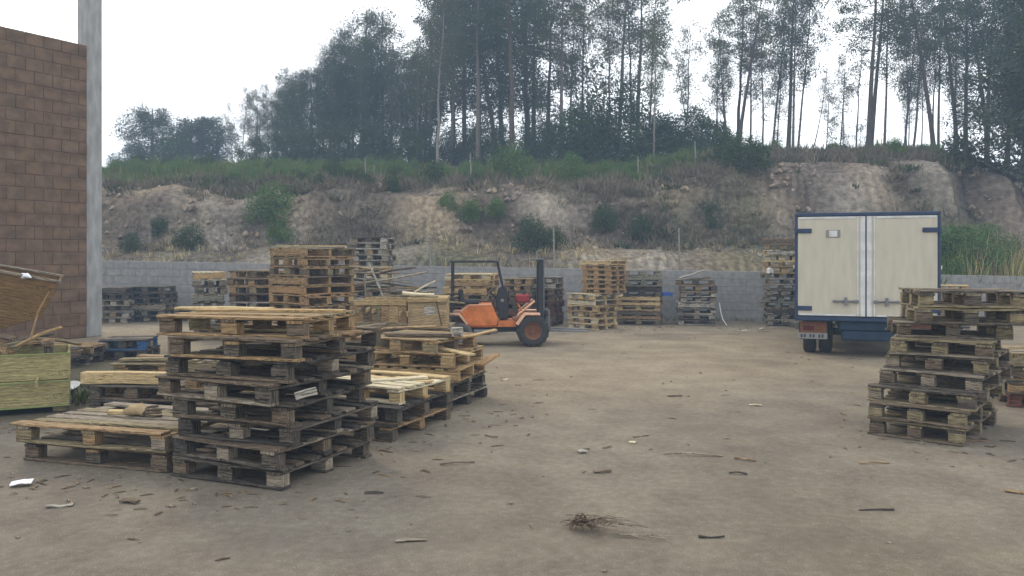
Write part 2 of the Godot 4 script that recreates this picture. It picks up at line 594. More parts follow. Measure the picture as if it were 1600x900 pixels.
func yard_tint(x: float, d: float) -> Color:
	var p := noise_a.get_noise_2d(x * 5.0 + 11.0, d * 5.0)
	var q := noise_b.get_noise_2d(x * 12.0, d * 13.0)
	# dry pale ground in the middle of the yard, greyer packed earth in front of it
	var dry := smoothstep(7.0, 12.0, d + p * 3.0) * (1.0 - smoothstep(20.5, 22.0, d))
	var c := Color(0.365, 0.323, 0.268).lerp(Color(0.53, 0.446, 0.33), dry * 0.9)
	c = c.lerp(Color(0.25, 0.21, 0.155), clampf(q * 0.8 - 0.12, 0.0, 0.3))
	c = c.lerp(Color(0.50, 0.435, 0.34), clampf(p * 0.9 - 0.1, 0.0, 0.3))
	# tyre tracks: two pale pressed bands with a darker ridge of loose dust beside each
	for k in 6:
		var path: float = [0.9, 2.3, 3.1, -0.2, 1.7, 4.0][k] + 0.018 * (d - 5.0) * (d - 5.0) * [0.9, 0.9, 0.5, 1.1, 0.35, 0.42][k]
		var w := clampf(noise_a.get_noise_2d(x * 3.0 + 40.0 * k, d * 5.0) * 2.0 + 0.65, 0.0, 1.0)
		c = c.lerp(Color(0.58, 0.50, 0.38), 0.6 * w * exp(-pow((x - path) / 0.15, 2.0)))
		c = c.lerp(Color(0.27, 0.225, 0.165), 0.5 * w * exp(-pow((x - path - 0.26) / 0.10, 2.0)))
	# earth and weeds in the corner by the brick wall, trampled bark and dirt among the stacks
	var corner := smoothstep(-3.6, -5.2, x) * smoothstep(7.8, 9.0, d) * (1.0 - smoothstep(13.5, 16.0, d))
	c = c.lerp(Color(0.15, 0.14, 0.09), clampf(corner * (0.7 + q), 0.0, 0.8))
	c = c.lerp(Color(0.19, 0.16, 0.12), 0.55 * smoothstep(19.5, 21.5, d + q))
	return c


func bank_tint(x: float, d: float) -> Color:
	var b := bank_bare(x, d)
	var dd := bank_depth(x, d)
	var p := noise_a.get_noise_2d(x * 34.0 + 80.0, d * 14.0)
	var q := noise_b.get_noise_2d(x * 90.0, d * 25.0 + 17.0)
	var right := smoothstep(6.5, 9.5, x)
	var earth := Color(0.41, 0.325, 0.22).lerp(Color(0.41, 0.335, 0.275), right)
	earth = earth.lerp(Color(0.56, 0.40, 0.21), clampf(p * 1.8, 0.0, 0.75) * (1.0 - right * 0.7))
	earth = earth.lerp(Color(0.185, 0.148, 0.12), clampf(-p * 3.0 + 0.2, 0.0, 0.9))
	earth = earth.lerp(Color(0.52, 0.46, 0.37), clampf(q * 2.4 - 0.15, 0.0, 0.75))
	earth = earth.lerp(Color(0.17, 0.135, 0.11), clampf(-q * 2.2 - 0.15, 0.0, 0.7))
	var brush := Color(0.20, 0.165, 0.125).lerp(Color(0.145, 0.15, 0.085), clampf(p * 1.5 + 0.4, 0.0, 1.0))
	var green := smoothstep(28.0, 30.5, dd) * (1.0 - right)
	brush = brush.lerp(Color(0.15, 0.17, 0.075), green * 0.7)
	return brush.lerp(earth, b)


func set_up_camera_and_light() -> void:
	var cam := Camera3D.new()
	cam.name = "camera"
	add_child(cam)
	cam.position = Vector3(0, 1.7, 0)
	cam.set_frustum(2.0 * 0.1 * 450.0 / 1331.0, Vector2(0, -0.1 * 52.0 / 1331.0), 0.1, 1200.0)
	cam.current = true

	var env := Environment.new()
	env.background_mode = Environment.BG_SKY
	var sky_m := ProceduralSkyMaterial.new()
	sky_m.sky_top_color = Color(0.96, 0.975, 1.0)
	sky_m.sky_horizon_color = Color(1.0, 0.99, 0.975)
	sky_m.sky_curve = 0.2
	sky_m.ground_bottom_color = Color(0.35, 0.33, 0.30)
	sky_m.ground_horizon_color = Color(0.7, 0.7, 0.7)
	sky_m.sky_energy_multiplier = 1.5
	sky_m.sun_angle_max = 40.0
	sky_m.sun_curve = 0.12
	var sky := Sky.new()
	sky.sky_material = sky_m
	env.sky = sky
	env.tonemap_mode = Environment.TONE_MAPPER_LINEAR
	env.tonemap_exposure = 0.86
	env.fog_enabled = true
	env.fog_light_color = Color(0.76, 0.88, 1.0)
	env.fog_density = 0.0034
	env.sdfgi_enabled = true
	env.ssao_enabled = true
	env.ssil_enabled = true
	var we := WorldEnvironment.new()
	we.name = "environment"
	we.environment = env
	add_child(we)

	var sun := DirectionalLight3D.new()
	sun.name = "sun"
	sun.light_color = Color(1.0, 0.92, 0.80)
	sun.light_energy = 0.75
	sun.light_angular_distance = 14.0
	sun.shadow_enabled = true
	add_child(sun)
	sun.look_at_from_position(Vector3(-16, 21, -30), Vector3.ZERO)


func build_land() -> void:
	var xs := steps([[-120, -24, 12], [-24, -9, 0.5], [-9, 9, 0.14], [9, 24, 0.4], [24, 120, 12]])
	var ds := steps([[-90, 2, 8], [2, 12, 0.11], [12, 23.6, 0.2], [23.6, 24.0, 0.4]])
	var none := func(_x, _d): return Vector3.ZERO
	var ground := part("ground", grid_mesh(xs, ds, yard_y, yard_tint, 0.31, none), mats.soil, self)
	tag(ground, "bare packed earth floor of the pallet yard", "", "", "structure")
	xs = steps([[-200, -40, 20], [-40, -17, 0.8], [-17, 19, 0.15], [19, 40, 0.8], [40, 200, 20]])
	ds = steps([[22.0, 30.0, 0.13], [30, 40, 0.4], [40, 64, 1.5], [64, 124, 10], [124, 424, 60]])
	var rough := func(x, d):
		var dd := bank_depth(x, d)
		var f := smoothstep(24.2, 25.4, dd) * (1.0 - smoothstep(27.6, 29.0, dd))
		var y := bank_y(x, d)
		return Vector3(noise_b.get_noise_3d(x * 45.0, y * 60.0, 7.0) * 0.22 * f, 0, (noise_b.get_noise_3d(x * 40.0, y * 55.0, 40.0) * 0.3 + noise_a.get_noise_3d(x * 60.0, y * 9.0, 33.0) * 0.45 + noise_a.get_noise_3d(x * 170.0, y * 26.0, 71.0) * 0.6) * f)
	var low_bank := func(x, d):
		# never in front of the block wall
		return bank_y(x, d) if d > wall_d(x) + 0.15 else -0.2
	var hill := part("hillside", grid_mesh(xs, ds, low_bank, bank_tint, 0.4, rough), mats.bank, self)
	tag(hill, "cut earth bank with bare ochre soil under a brushy rim", "", "", "structure")


func build_walls() -> void:
	# unfinished brick building: one wall of hollow clay blocks ending at a concrete column
	var base := Vector3(-8.735, 0, -17.5)
	var along := Vector3(-0.5, 0, 0.866).normalized()
	var turn := rad_to_deg(atan2(-along.z, along.x))
	var w := thing("brick_wall", "tall bare red clay block wall of an unfinished building", "wall", base, turn)
	# local x runs along the wall towards the camera, local z is the hidden side
	var bw := 0.365
	var bh := 0.25
	var len_ := 4.2
	var hh := 6.0
	var front := 1.0
	var test := Basis(Vector3.UP, deg_to_rad(turn)) * Vector3(0, 0, 1)
	if test.x < 0.0:
		front = -1.0
	var core := MB.new()
	core.box(Vector3(len_, hh - 0.02, 0.16), spot(len_ / 2, (hh - 0.02) / 2, -front * 0.083))
	part("mortar_core", core.done(), mats.mortar, w)
	var bm := []
	for k in 5:
		var b := MB.new()
		b.board(bw - 0.014, bh - 0.014, 0.03, rng, Transform3D(), 0.003, 1, 0.004)
		bm.append(b.done())
	var half := MB.new()
	half.board(bw / 2 - 0.014, bh - 0.014, 0.03, rng, Transform3D(), 0.003, 1, 0.004)
	var half_mesh := half.done()
	var bmat := [mats.brick_a, mats.brick_a, mats.brick_b, mats.brick_c, mats.brick_d]
	for row in int(hh / bh):
		var x := 0.0
		var first := row % 2 == 1
		while x < len_ - 0.1:
			var l := bw / 2 if first or x + bw > len_ else bw
			var t := spot(x + l / 2, (row + 0.5) * bh, front * (rng.randf_range(-0.003, 0.003) - 0.008), rng.randf_range(-0.4, 0.4), 0, rng.randf_range(-0.5, 0.5))
			part("brick", half_mesh if l < bw else bm[rng.randi() % 5], bmat[rng.randi() % 5], w, t)
			x += l
			first = false
	var col := thing("concrete_column", "pale grey concrete column rising above the end of the brick wall", "column", base, turn)
	var cm := MB.new()
	cm.box(Vector3(0.36, 7.9, 0.30), spot(-0.20, 3.95, -front * 0.20), 0.012)
	part("shaft", cm.done(), mats.concrete, col)
	for k in [Vector2(-0.32, 0.10), Vector2(-0.08, 0.10), Vector2(-0.32, 0.30), Vector2(-0.08, 0.30)]:
		part("reinforcing_bar", tubes([Vector3(k.x, 7.8, -front * k.y), Vector3(k.x + 0.01, 8.5, -front * k.y)], 0.008), mats.rust, col)

	# low retaining wall of concrete blocks at the foot of the bank
	var x0 := -17.0
	var rw := thing("block_wall", "low grey concrete block wall along the foot of the bank", "wall", Vector3(x0, 0.0, -wall_d(x0)))
	rw.rotation = Vector3(0, deg_to_rad(-2.64), deg_to_rad(-0.93))
	var courses := 8
	var ch := 0.2055
	var cw := 0.405
	var total := 34.0
	core = MB.new()
	core.box(Vector3(total, courses * ch - 0.004, 0.12), spot(total / 2, courses * ch / 2 - 0.002, -0.0625), 0.01)
	core.box(Vector3(total, 0.5, 0.12), spot(total / 2, -0.25, -0.0625), 0.01)
	part("mortar_core", core.done(), mats.block_mortar, rw)
	var blocks := []
	for k in 4:
		var b := MB.new()
		b.board(cw - 0.011, ch - 0.011, 0.035, rng, Transform3D(), 0.0025, 1, 0.004)
		blocks.append(b.done())
	var rest := MB.new()
	var made := 0
	var gm := [mats.block_a, mats.block_a, mats.block_b, mats.block_c]
	for row in range(courses - 1, -1, -1):
		for i in int(total / cw):
			var x := (i + 0.5 + 0.5 * (row % 2)) * cw
			if x > total - cw / 2:
				continue
			var t := spot(x, (row + 0.5) * ch, rng.randf_range(-0.002, 0.002) - 0.012, 0, 0, rng.randf_range(-0.25, 0.25))
			var wx := x0 + x
			var open := wx < -8.3 or (wx > 0.6 and wx < 2.0) or (wx > 5.0 and wx < 7.2) or wx > 10.6
			if made < 298 and wx > -11.2 and wx < 13.6 and (row >= 5 or open):
				part("block", blocks[rng.randi() % 4], gm[rng.randi() % 4], rw, t)
				made += 1
			else:
				rest.board(cw - 0.011, ch - 0.011, 0.035, rng, t, 0.0025, 1, 0.004)
	tag(part("block", rest.done(), mats.block_a, rw), "", "", "", "stuff")


# ---------------------------------------------------------------- pallets
func wood_mesh(l: float, h: float, w: float, k: int, rough := 0.004) -> ArrayMesh:
	var key := "%.3f %.3f %.3f %d" % [l, h, w, k]
	if not mesh_cache.has(key):
		var r := RandomNumberGenerator.new()
		r.seed = hash(key)
		var b := MB.new()
		b.board(l, h, w, r, Transform3D(), rough * (1.8 if l > 0.4 else 1.0))
		mesh_cache[key] = b.done()
	return mesh_cache[key]


const TONES := {
	"dark": ["dark", "dark", "dark", "black_wood", "black_wood", "dark_brown", "dark", "grey"],
	"dark_brown": ["dark_brown", "dark", "dark_brown", "brown"],
	"black": ["black_wood", "dark", "dark"],
	"grey": ["grey", "grey", "pale_grey", "dark"],
	"mixed_grey": ["grey", "pale_grey", "green_grey", "brown", "dark"],
	"green_grey": ["green_grey", "green_grey", "grey"],
	"brown": ["brown", "brown", "olive", "dark_brown"],
	"warm": ["warm", "warm", "brown", "new"],
	"orange": ["orange_wood", "orange_wood", "warm", "brown"],
	"new": ["new", "new", "warm", "pale_new"],
	"pale": ["pale_new", "new", "pale_grey"],
	"olive": ["olive", "olive", "grey", "brown"],
	"mossy": ["olive", "dark_brown", "olive", "grey", "dark"],
	"dark_moss": ["dark_brown", "dark", "grey"],
	"red": ["red_wood", "red_wood", "dark_brown"],
	"blue": ["blue_wood", "black_wood", "grey"],
	"grey_top": ["grey", "olive", "grey", "olive", "brown"],
}
const LOOKS := {
	"dark": "dark weathered", "dark_brown": "dark brown", "black": "blackened", "grey": "weathered grey", "mixed_grey": "patchy grey", "green_grey": "greenish grey", "brown": "brown",
	"warm": "warm brown", "orange": "orange brown", "new": "pale yellow", "pale": "pale new", "olive": "dull olive", "red": "dark red", "mossy": "mossy brown", "dark_moss": "dull dark brown", "blue": "blue painted", "grey_top": "grey slatted",
}
const ORDER := ["bottom", "second", "third", "fourth", "fifth", "sixth", "seventh", "eighth", "ninth", "tenth", "eleventh", "twelfth", "thirteenth", "fourteenth", "fifteenth", "sixteenth", "seventeenth"]


func pallet(where: Vector3, turn: float, l: float, w: float, h: float, tone: String, label: String, group: String, style := "block", lost := 0.10) -> Node3D:
	var o := thing("pallet", label, "pallet", where, turn, group)
	o.rotation.x = rng.randf_range(-0.004, 0.004)
	o.rotation.z = rng.randf_range(-0.004, 0.004)
	var t := 0.021
	var pal: Array = TONES[tone]
	var pick := func() -> Material: return mats[pal[rng.randi() % pal.size()]]
	var bw := 0.10
	var e := 0.001
	if style == "block":
		var hb := h - 3.0 * t - 4.0 * e
		var zs := [-(w / 2 - bw / 2), 0.0, w / 2 - bw / 2]
		var xs := [-(l / 2 - 0.072), 0.0, l / 2 - 0.072]
		for z in zs:
			part("bottom_board", wood_mesh(l, t, bw, rng.randi() % 3), pick.call(), o, spot(0, t / 2, z))
			for x in xs:
				if rng.randf() < lost * 0.2 and z != zs[2]:
					continue
				var shift := rng.randf_range(-0.012, 0.012)
				part("block", wood_mesh(0.14 if rng.randf() < 0.7 else 0.12, hb, bw - 0.006, rng.randi() % 3, 0.003), pick.call(), o, spot(x + shift, t + e + hb / 2, z, rng.randf_range(-4, 4)))
		for x in xs:
			part("stringer_board", wood_mesh(w, t, 0.13, rng.randi() % 3), pick.call(), o, spot(x, h - 1.5 * t - e, 0, 90))
	else:
		# solid runners on edge under the deck
		var hr := h - 2.0 * t - 2.0 * e
		for z in [-(w / 2 - 0.03), 0.0, w / 2 - 0.03]:
			part("runner", wood_mesh(l, hr, 0.055, rng.randi() % 3), pick.call(), o, spot(0, t + e + hr / 2, z))
		for x in [-(l / 2 - 0.06), 0.0, l / 2 - 0.06]:
			part("bottom_board", wood_mesh(w, t, 0.10, rng.randi() % 3), pick.call(), o, spot(x, t / 2, 0, 90))
	var across := style != "block"
	var span := l if across else w
	var run := w if across else l
	var n := maxi(5, int(round(span / 0.165)))
	for i in n:
		if i > 0 and i < n - 1 and rng.randf() < lost:
			continue
		var p := -span / 2 + 0.055 + (span - 0.11) * i / (n - 1)
		var m := wood_mesh(run, t, 0.125 if i % 2 == 0 else 0.098, rng.randi() % 4)
		var slip := rng.randf_range(-0.012, 0.012)
		if across:
			part("deck_board", m, pick.call(), o, spot(p, h - t / 2, slip, 90 + rng.randf_range(-0.5, 0.5)))
		else:
			if rng.randf() < 0.12:
				slip *= 4.0
			part("deck_board", m, pick.call(), o, spot(slip, h - t / 2 + 0.0004 * i, p, rng.randf_range(-1.3, 1.3)))
	return o


# layers: [dx, dz, extra turn, length, width, height, tone, style] from the ground up
func stack(at: Vector3, turn: float, layers: Array, where: String, group: String) -> float:
	var y := at.y
	for i in layers.size():
		var k: Array = layers[i]
		var rank: String = ORDER[mini(i, 16)]
		if i == layers.size() - 1 and i > 0:
			rank = "top"
		var label := "%s pallet, %s %s" % [LOOKS[k[6]], rank, where]
		var p := at + Vector3(k[0], 0, k[1])
		pallet(Vector3(p.x, y, p.z), turn + k[2], k[3], k[4], k[5], k[6], label, group, k[7] if k.size() > 7 else "block")
		y += k[5] + 0.002
	return y


func heap(at: Vector3, turn: float, n: int, l: float, w: float, h: float, tones: Array, jitter: float, twist: float, where: String, group: String) -> float:
	var layers := []
	for i in n:
		var tone: String = tones[mini(int(float(i) / n * tones.size()), tones.size() - 1)]
		var ll := l * (1.0 + rng.randf_range(-0.03, 0.03))
		layers.append([rng.randf_range(-jitter, jitter), rng.randf_range(-jitter, jitter), rng.randf_range(-twist, twist), ll, w, h + rng.randf_range(-0.006, 0.006), tone, "block" if rng.randf() < 0.8 else "runner"])
	return stack(at, turn, layers, where, group)


func build_pallets() -> void:
	# centres were worked out from the place where each near corner meets the ground
	var front := "pallets of the dark stack in front"
	stack(Vector3(-1.905, 0, -6.88), -24.0, [
		[0.00, 0.00, 0.0, 1.05, 1.16, 0.153, "dark", "block"],
		[0.02, 0.02, -3.0, 1.03, 1.18, 0.153, "dark", "block"],
		[0.05, -0.01, 2.0, 1.08, 1.16, 0.153, "dark", "block"],
		[0.00, 0.04, 4.0, 1.02, 1.14, 0.153, "dark", "block"],
		[-0.05, 0.04, -3.0, 1.14, 1.20, 0.153, "dark", "block"],
		[0.00, 0.00, 2.5, 1.12, 1.22, 0.153, "dark", "block"],
		[0.05, 0.02, 5.0, 1.12, 1.28, 0.153, "dark_brown", "block"],
		[-0.10, 0.08, 9.0, 1.24, 0.88, 0.153, "brown", "block"],
	], "of the dark stack nearest the camera", front)

	var right := "pallets of the stack beside the truck"
	stack(Vector3(4.104, 0, -8.296), -37.0, [
		[0.02, -0.02, -4.0, 0.82, 1.32, 0.150, "mossy", "block"],
		[0.00, 0.00, -2.0, 0.84, 1.30, 0.150, "mossy", "block"],
		[0.07, -0.05, -4.0, 0.92, 1.30, 0.150, "mossy", "block"],
		[0.19, -0.10, -4.0, 0.90, 1.34, 0.150, "dark_moss", "block"],
		[0.21, -0.12, -1.0, 0.88, 1.26, 0.150, "mossy", "block"],
		[0.16, -0.05, 4.0, 0.86, 1.16, 0.150, "mossy", "block"],
		[0.17, -0.10, 19.0, 1.00, 0.82, 0.150, "mossy", "block"],
		[0.20, 0.10, 21.0, 0.92, 0.90, 0.150, "mossy", "block"],
		[0.21, 0.12, 22.0, 0.92, 0.90, 0.150, "mossy", "block"],
	], "of the mossy stack in front of the truck", right)

	# two broad pallets lying low at the left
	stack(Vector3(-3.2, 0, -7.34), -18.0, [
		[0.0, 0.0, 0.0, 1.42, 1.05, 0.155, "dark_brown", "block"],
		[-0.03, 0.02, 1.5, 1.46, 1.08, 0.155, "grey_top", "block"],
	], "of the broad low pair left of the dark stack", "two broad pallets lying low")

	heap(Vector3(-4.0, 0, -9.36), -6.0, 2, 1.05, 0.62, 0.15, ["dark", "dark_brown"], 0.03, 5.0, "of the low pile behind the broad pair", "pallets behind the broad pair")
	heap(Vector3(-4.05, 0, -10.25), 4.0, 3, 1.1, 0.9, 0.15, ["dark", "dark_brown", "brown"], 0.03, 5.0, "of the pile at the end of the weeds", "pallets at the end of the weeds")
	heap(Vector3(-2.75, 0, -9.2), -14.0, 4, 1.15, 1.0, 0.15, ["dark", "brown", "olive"], 0.04, 5.0, "of the pile hidden behind the dark stack", "pallets behind the dark stack")

	# row right of the dark stack
	stack(Vector3(-1.32, 0, -8.42), -22.0, [
		[0.0, 0.0, 0.0, 1.0, 1.2, 0.155, "dark_brown", "block"],
		[0.02, 0.0, 2.0, 1.0, 1.18, 0.155, "dark", "block"],
		[0.05, -0.06, -4.0, 0.98, 0.92, 0.155, "new", "block"],
	], "of the low stack topped with yellow wood", "pallets right of the dark stack")
	stack(Vector3(-1.0, 0, -9.86), -20.0, [
		[0.0, 0.0, 0.0, 1.1, 1.1, 0.153, "dark", "block"],
		[0.0, 0.02, 2.0, 1.08, 1.08, 0.153, "dark", "block"],
		[0.02, 0.0, 5.0, 1.10, 1.0, 0.153, "warm", "runner"],
		[-0.04, 0.0, 3.0, 1.15, 1.0, 0.153, "warm", "block"],
		[-0.08, 0.0, -5.0, 1.0, 1.0, 0.153, "brown", "block"],
	], "of the warm stack below the wooden crate", "pallets below the wooden crate")
	heap(Vector3(-1.55, 0, -12.55), -2.0, 4, 1.34, 1.1, 0.163, ["dark", "brown", "olive"], 0.03, 3.0, "of the four under the two wooden crates", "pallets under the wooden crate")
	heap(Vector3(-2.45, 0, -10.9), -12.0, 5, 1.1, 1.0, 0.15, ["dark", "brown", "warm"], 0.04, 6.0, "of the stack between dark stack and crate", "pallets between the dark stack and the crate")

	# tall stack turned cornerwise, and its neighbours
	heap(Vector3(-3.37, 0, -14.35), -43.0, 12, 1.0, 1.0, 0.150, ["brown", "dark_brown", "brown", "orange", "brown", "brown"], 0.02, 2.5, "of the tall brown cornerwise stack", "pallets of the tall brown stack")
	heap(Vector3(-5.0, 0, -17.0), -6.0, 9, 0.98, 0.9, 0.154, ["grey", "brown", "mixed_grey", "red", "brown", "brown"], 0.03, 3.0, "of the brown stack left of the tall one", "pallets left of the tall brown stack")
	heap(Vector3(-6.22, 0, -17.5), 20.0, 9, 0.6, 0.9, 0.147, ["olive", "mixed_grey", "mixed_grey", "grey", "new"], 0.03, 4.0, "of the narrow stack capped with pale boards", "pallets of the narrow stack")
	heap(Vector3(-3.3, 0, -20.3), -4.0, 15, 0.84, 0.8, 0.139, ["grey", "grey", "mixed_grey", "pale", "mixed_grey", "grey"], 0.025, 4.0, "of the tall grey stack against the wall", "pallets of the tall grey stack")
	heap(Vector3(-9.95, 0, -21.5), 8.0, 6, 0.72, 0.9, 0.146, ["mixed_grey", "grey", "black"], 0.03, 3.0, "of the stack touching the concrete column", "pallets by the concrete column")
	heap(Vector3(-9.3, 0, -22.0), 3.0, 6, 0.98, 0.85, 0.147, ["grey", "olive", "black", "black"], 0.03, 3.0, "of the black-topped stack near the column", "pallets of the black-topped stack")
	heap(Vector3(-8.15, 0, -22.0), -3.0, 2, 0.8, 0.8, 0.148, ["grey", "black"], 0.02, 3.0, "of the low pair against the wall", "low pair against the wall")
	stack(Vector3(-6.4, 0, -14.2), 6.0, [[0.0, 0.0, 0.0, 0.8, 0.8, 0.15, "black", "block"], [0.02, 0.02, 3.0, 0.74, 0.8, 0.165, "blue", "block"]], "of the pair with blue paint", "the pair with blue paint")
	stack(Vector3(-7.05, 0, -13.2), -4.0, [[0.0, 0.0, 0.0, 1.0, 0.9, 0.15, "dark", "block"], [0.05, 0.0, 4.0, 0.98, 0.9, 0.14, "dark_brown", "block"]], "of the pair at the foot of the column", "pair at the foot of the column")

	# behind the forklift
	heap(Vector3(-0.86, 0, -18.7), -14.0, 9, 1.0, 0.9, 0.140, ["dark_brown", "brown", "red", "brown", "warm", "new"], 0.05, 6.0, "of the stack framed by the forklift guard", "pallets behind the forklift seat")
	heap(Vector3(0.16, 0, -20.0), -8.0, 8, 0.62, 0.85, 0.142, ["red", "dark_brown", "brown"], 0.05, 6.0, "of the stack behind the red tank", "pallets behind the red tank")
	heap(Vector3(0.74, 0, -20.6), -20.0, 8, 0.85, 0.85, 0.146, ["red", "red", "dark_brown", "grey"], 0.03, 5.0, "of the reddish stack behind the forklift mast", "pallets behind the forklift mast")

	# row along the wall between forklift and truck
	var y := heap(Vector3(1.87, 0, -19.75), -44.0, 6, 0.80, 0.84, 0.131, ["new", "warm", "new"], 0.03, 5.0, "of the yellow cornerwise stack by the wall", "pallets of the yellow stack")
	heap(Vector3(2.14, y, -19.75), -34.0, 7, 0.72, 0.8, 0.106, ["orange", "orange", "orange", "new"], 0.012, 2.0, "of the orange stack on the yellow one", "pallets on the yellow stack")
	y = heap(Vector3(3.15, 0, -21.0), -13.0, 6, 1.02, 0.9, 0.113, ["brown", "warm"], 0.015, 1.2, "of the long brown stack by the wall", "pallets of the long brown stack")
	heap(Vector3(3.22, y, -21.0), -5.0, 5, 0.92, 0.86, 0.122, ["dark", "green_grey", "green_grey"], 0.03, 2.0, "of the greenish stack on the long brown one", "greenish pallets on the long brown stack")
	heap(Vector3(4.52, 0, -20.95), -12.0, 8, 0.88, 0.86, 0.133, ["grey", "grey", "mixed_grey", "dark_brown"], 0.05, 5.0, "of the ragged stack under a sloping board", "pallets of the ragged stack")
	heap(Vector3(6.55, 0, -20.7), -14.0, 15, 0.80, 0.85, 0.136, ["grey", "green_grey", "grey", "mixed_grey", "warm", "pale", "brown"], 0.06, 7.0, "of the tall ragged stack left of the truck", "pallets of the tall ragged stack")
	stack(Vector3(7.0, 0, -19.9), -6.0, [[0.0, 0.0, 0.0, 0.9, 0.8, 0.13, "green_grey", "block"]], "by the truck's left rear corner", "")
	heap(Vector3(9.75, 0, -18.9), -24.0, 8, 0.62, 0.7, 0.128, ["grey", "new", "warm"], 0.02, 3.0, "of the pale stack right of the truck", "pallets right of the truck")
	# cut by the right edge of the photograph
	heap(Vector3(6.15, 0, -9.75), -16.0, 4, 1.0, 0.9, 0.150, ["red", "dark_brown", "brown", "olive"], 0.04, 5.0, "of the low stack right of the mossy stack", "pallets right of the mossy stack")


# ---------------------------------------------------------------- crates, vehicles
func bx(size: Vector3, bev := 0.006) -> ArrayMesh:
	var b := MB.new()
	b.box(size, Transform3D(), bev)
	return b.done()


func build_crates() -> void:
	# slatted crate, open above, its battens standing proud of the rim
	var a := thing("wooden_crate", "brown slatted wooden crate with battens standing above its rim", "crate", Vector3(-1.85, 0.665, -12.02), -1.0)
	var w := 0.75
	var h := 0.39
	for s in [0.0, -0.78]:
		for k in 6:
			part("slat", wood_mesh(0.12, h - 0.06, 0.016, k % 3), mats[["brown", "dark_brown", "olive", "brown", "crate_wood", "brown"][k]], a, spot(-w / 2 + 0.065 + k * 0.124, h / 2 - 0.02, s, 0))
		part("rim_board", wood_mesh(w, 0.075, 0.024, 1), mats.crate_wood, a, spot(0, h - 0.035, s + (0.022 if s == 0.0 else -0.022)))
		part("base_board", wood_mesh(w, 0.07, 0.024, 2), mats.olive, a, spot(0, 0.04, s + (0.022 if s == 0.0 else -0.022)))
	for x in [-w / 2 + 0.01, w / 2 - 0.01]:
		part("end_board", wood_mesh(0.74, h - 0.03, 0.018, 1), mats.brown, a, spot(x, h / 2, -0.39, 90))
	part("floor_board", bx(Vector3(w - 0.05, 0.02, 0.74)), mats.brown, a, spot(0, 0.012, -0.39))
	for b in [[-0.15, 0.50], [-0.075, 0.46], [0.30, 0.40]]:
		part("batten", wood_mesh(b[1], 0.022, 0.055, 0), mats.crate_wood, a, spot(b[0], b[1] / 2 + 0.02, 0.045, 0, 90, 90))
	part("batten", wood_mesh(0.5, 0.022, 0.05, 1), mats.grey, a, spot(-0.28, 0.27, 0.045, 0, 90, 87))

	var c := thing("wooden_crate", "pale panelled wooden crate with a faded white stencil patch", "crate", Vector3(-1.19, 0.665, -11.98), 1.5)
	w = 0.565
	h = 0.42
	part("front_panel", bx(Vector3(w - 0.02, h - 0.02, 0.014)), mats.crate_panel, c, spot(0, h / 2, -0.012))
	part("back_panel", bx(Vector3(w - 0.02, h - 0.02, 0.014)), mats.crate_panel, c, spot(0, h / 2, -0.75))
	for x in [-w / 2 + 0.02, w / 2 - 0.02]:
		part("side_panel", bx(Vector3(0.72, h - 0.02, 0.014)), mats.crate_panel, c, spot(x, h / 2, -0.38, 90))
		part("corner_post", wood_mesh(h, 0.022, 0.055, 0), mats.crate_wood, c, spot(x, h / 2, 0.008, 0, 90, 90))
	part("rim_board", wood_mesh(w, 0.055, 0.022, 1), mats.crate_wood, c, spot(0, h - 0.028, 0.031))
	part("base_board", wood_mesh(w, 0.05, 0.022, 2), mats.crate_wood, c, spot(0, 0.028, 0.031))
	part("lid", bx(Vector3(w, 0.018, 0.76)), mats.crate_wood, c, spot(0, h + 0.002, -0.375))
	part("stencil_patch", bx(Vector3(0.15, 0.13, 0.004), 0.001), mats.pale_grey, c, spot(0.03, 0.255, -0.003))
	part("strap", bx(Vector3(0.016, 0.36, 0.006), 0.001), mats.strap_black, c, spot(0.165, 0.215, 0.047, 0, 0, 12))

	# pale green crate at the left edge, scrap in it
	var g := thing("wooden_crate", "pale yellow-green plank crate on feet full of scrap wood", "crate", Vector3(-5.27, 0, -9.05), 27.0)
	var gw := 1.02
	for s in [0.0, -0.95]:
		for k in 2:
			part("plank", wood_mesh(gw, 0.285, 0.022, k), mats.crate_green, g, spot(0, 0.20 + 0.295 * k, s))
	for x in [-gw / 2 + 0.012, gw / 2 - 0.012]:
		for k in 2:
			part("plank", wood_mesh(0.92, 0.285, 0.022, k), mats.crate_green, g, spot(x, 0.20 + 0.295 * k, -0.475, 90))
	for x in [-0.35, 0.20]:
		part("batten", wood_mesh(0.62, 0.022, 0.085, 1), mats.crate_green, g, spot(x, 0.35, 0.024, 0, 90, 90))
	for y in [0.335, 0.635, 0.07]:
		part("strap", bx(Vector3(gw + 0.01, 0.012, 0.005), 0.001), mats.strap_green, g, spot(0, y, 0.04))
	for x in [-0.42, 0.42]:
		for z in [-0.05, -0.9]:
			part("foot", wood_mesh(0.14, 0.075, 0.1, 0), mats.olive, g, spot(x, 0.0375, z))
	part("floor_board", bx(Vector3(gw - 0.06, 0.02, 0.9)), mats.olive, g, spot(0, 0.09, -0.475))
	# plywood bin leaning over it
	var p := thing("plywood_bin", "large brown plywood bin tilted on scrap above the green crate", "bin", Vector3(-6.17, 0.93, -9.32), 26.0)
	p.rotation = Vector3(deg_to_rad(3), deg_to_rad(26), deg_to_rad(-12))
	var front := MB.new()
	front.prism([Vector2(-1.0, 0.02), Vector2(0.42, 0.0), Vector2(0.86, 0.24), Vector2(0.96, 0.66), Vector2(-1.0, 0.66)], -0.02, 0.0, 0.004)
	part("front_panel", front.done(), mats.plywood, p)
	front = MB.new()
	front.prism([Vector2(-1.0, 0.02), Vector2(0.42, 0.0), Vector2(0.86, 0.24), Vector2(0.96, 0.66), Vector2(-1.0, 0.66)], -0.92, -0.90, 0.004)
	part("back_panel", front.done(), mats.plywood, p)
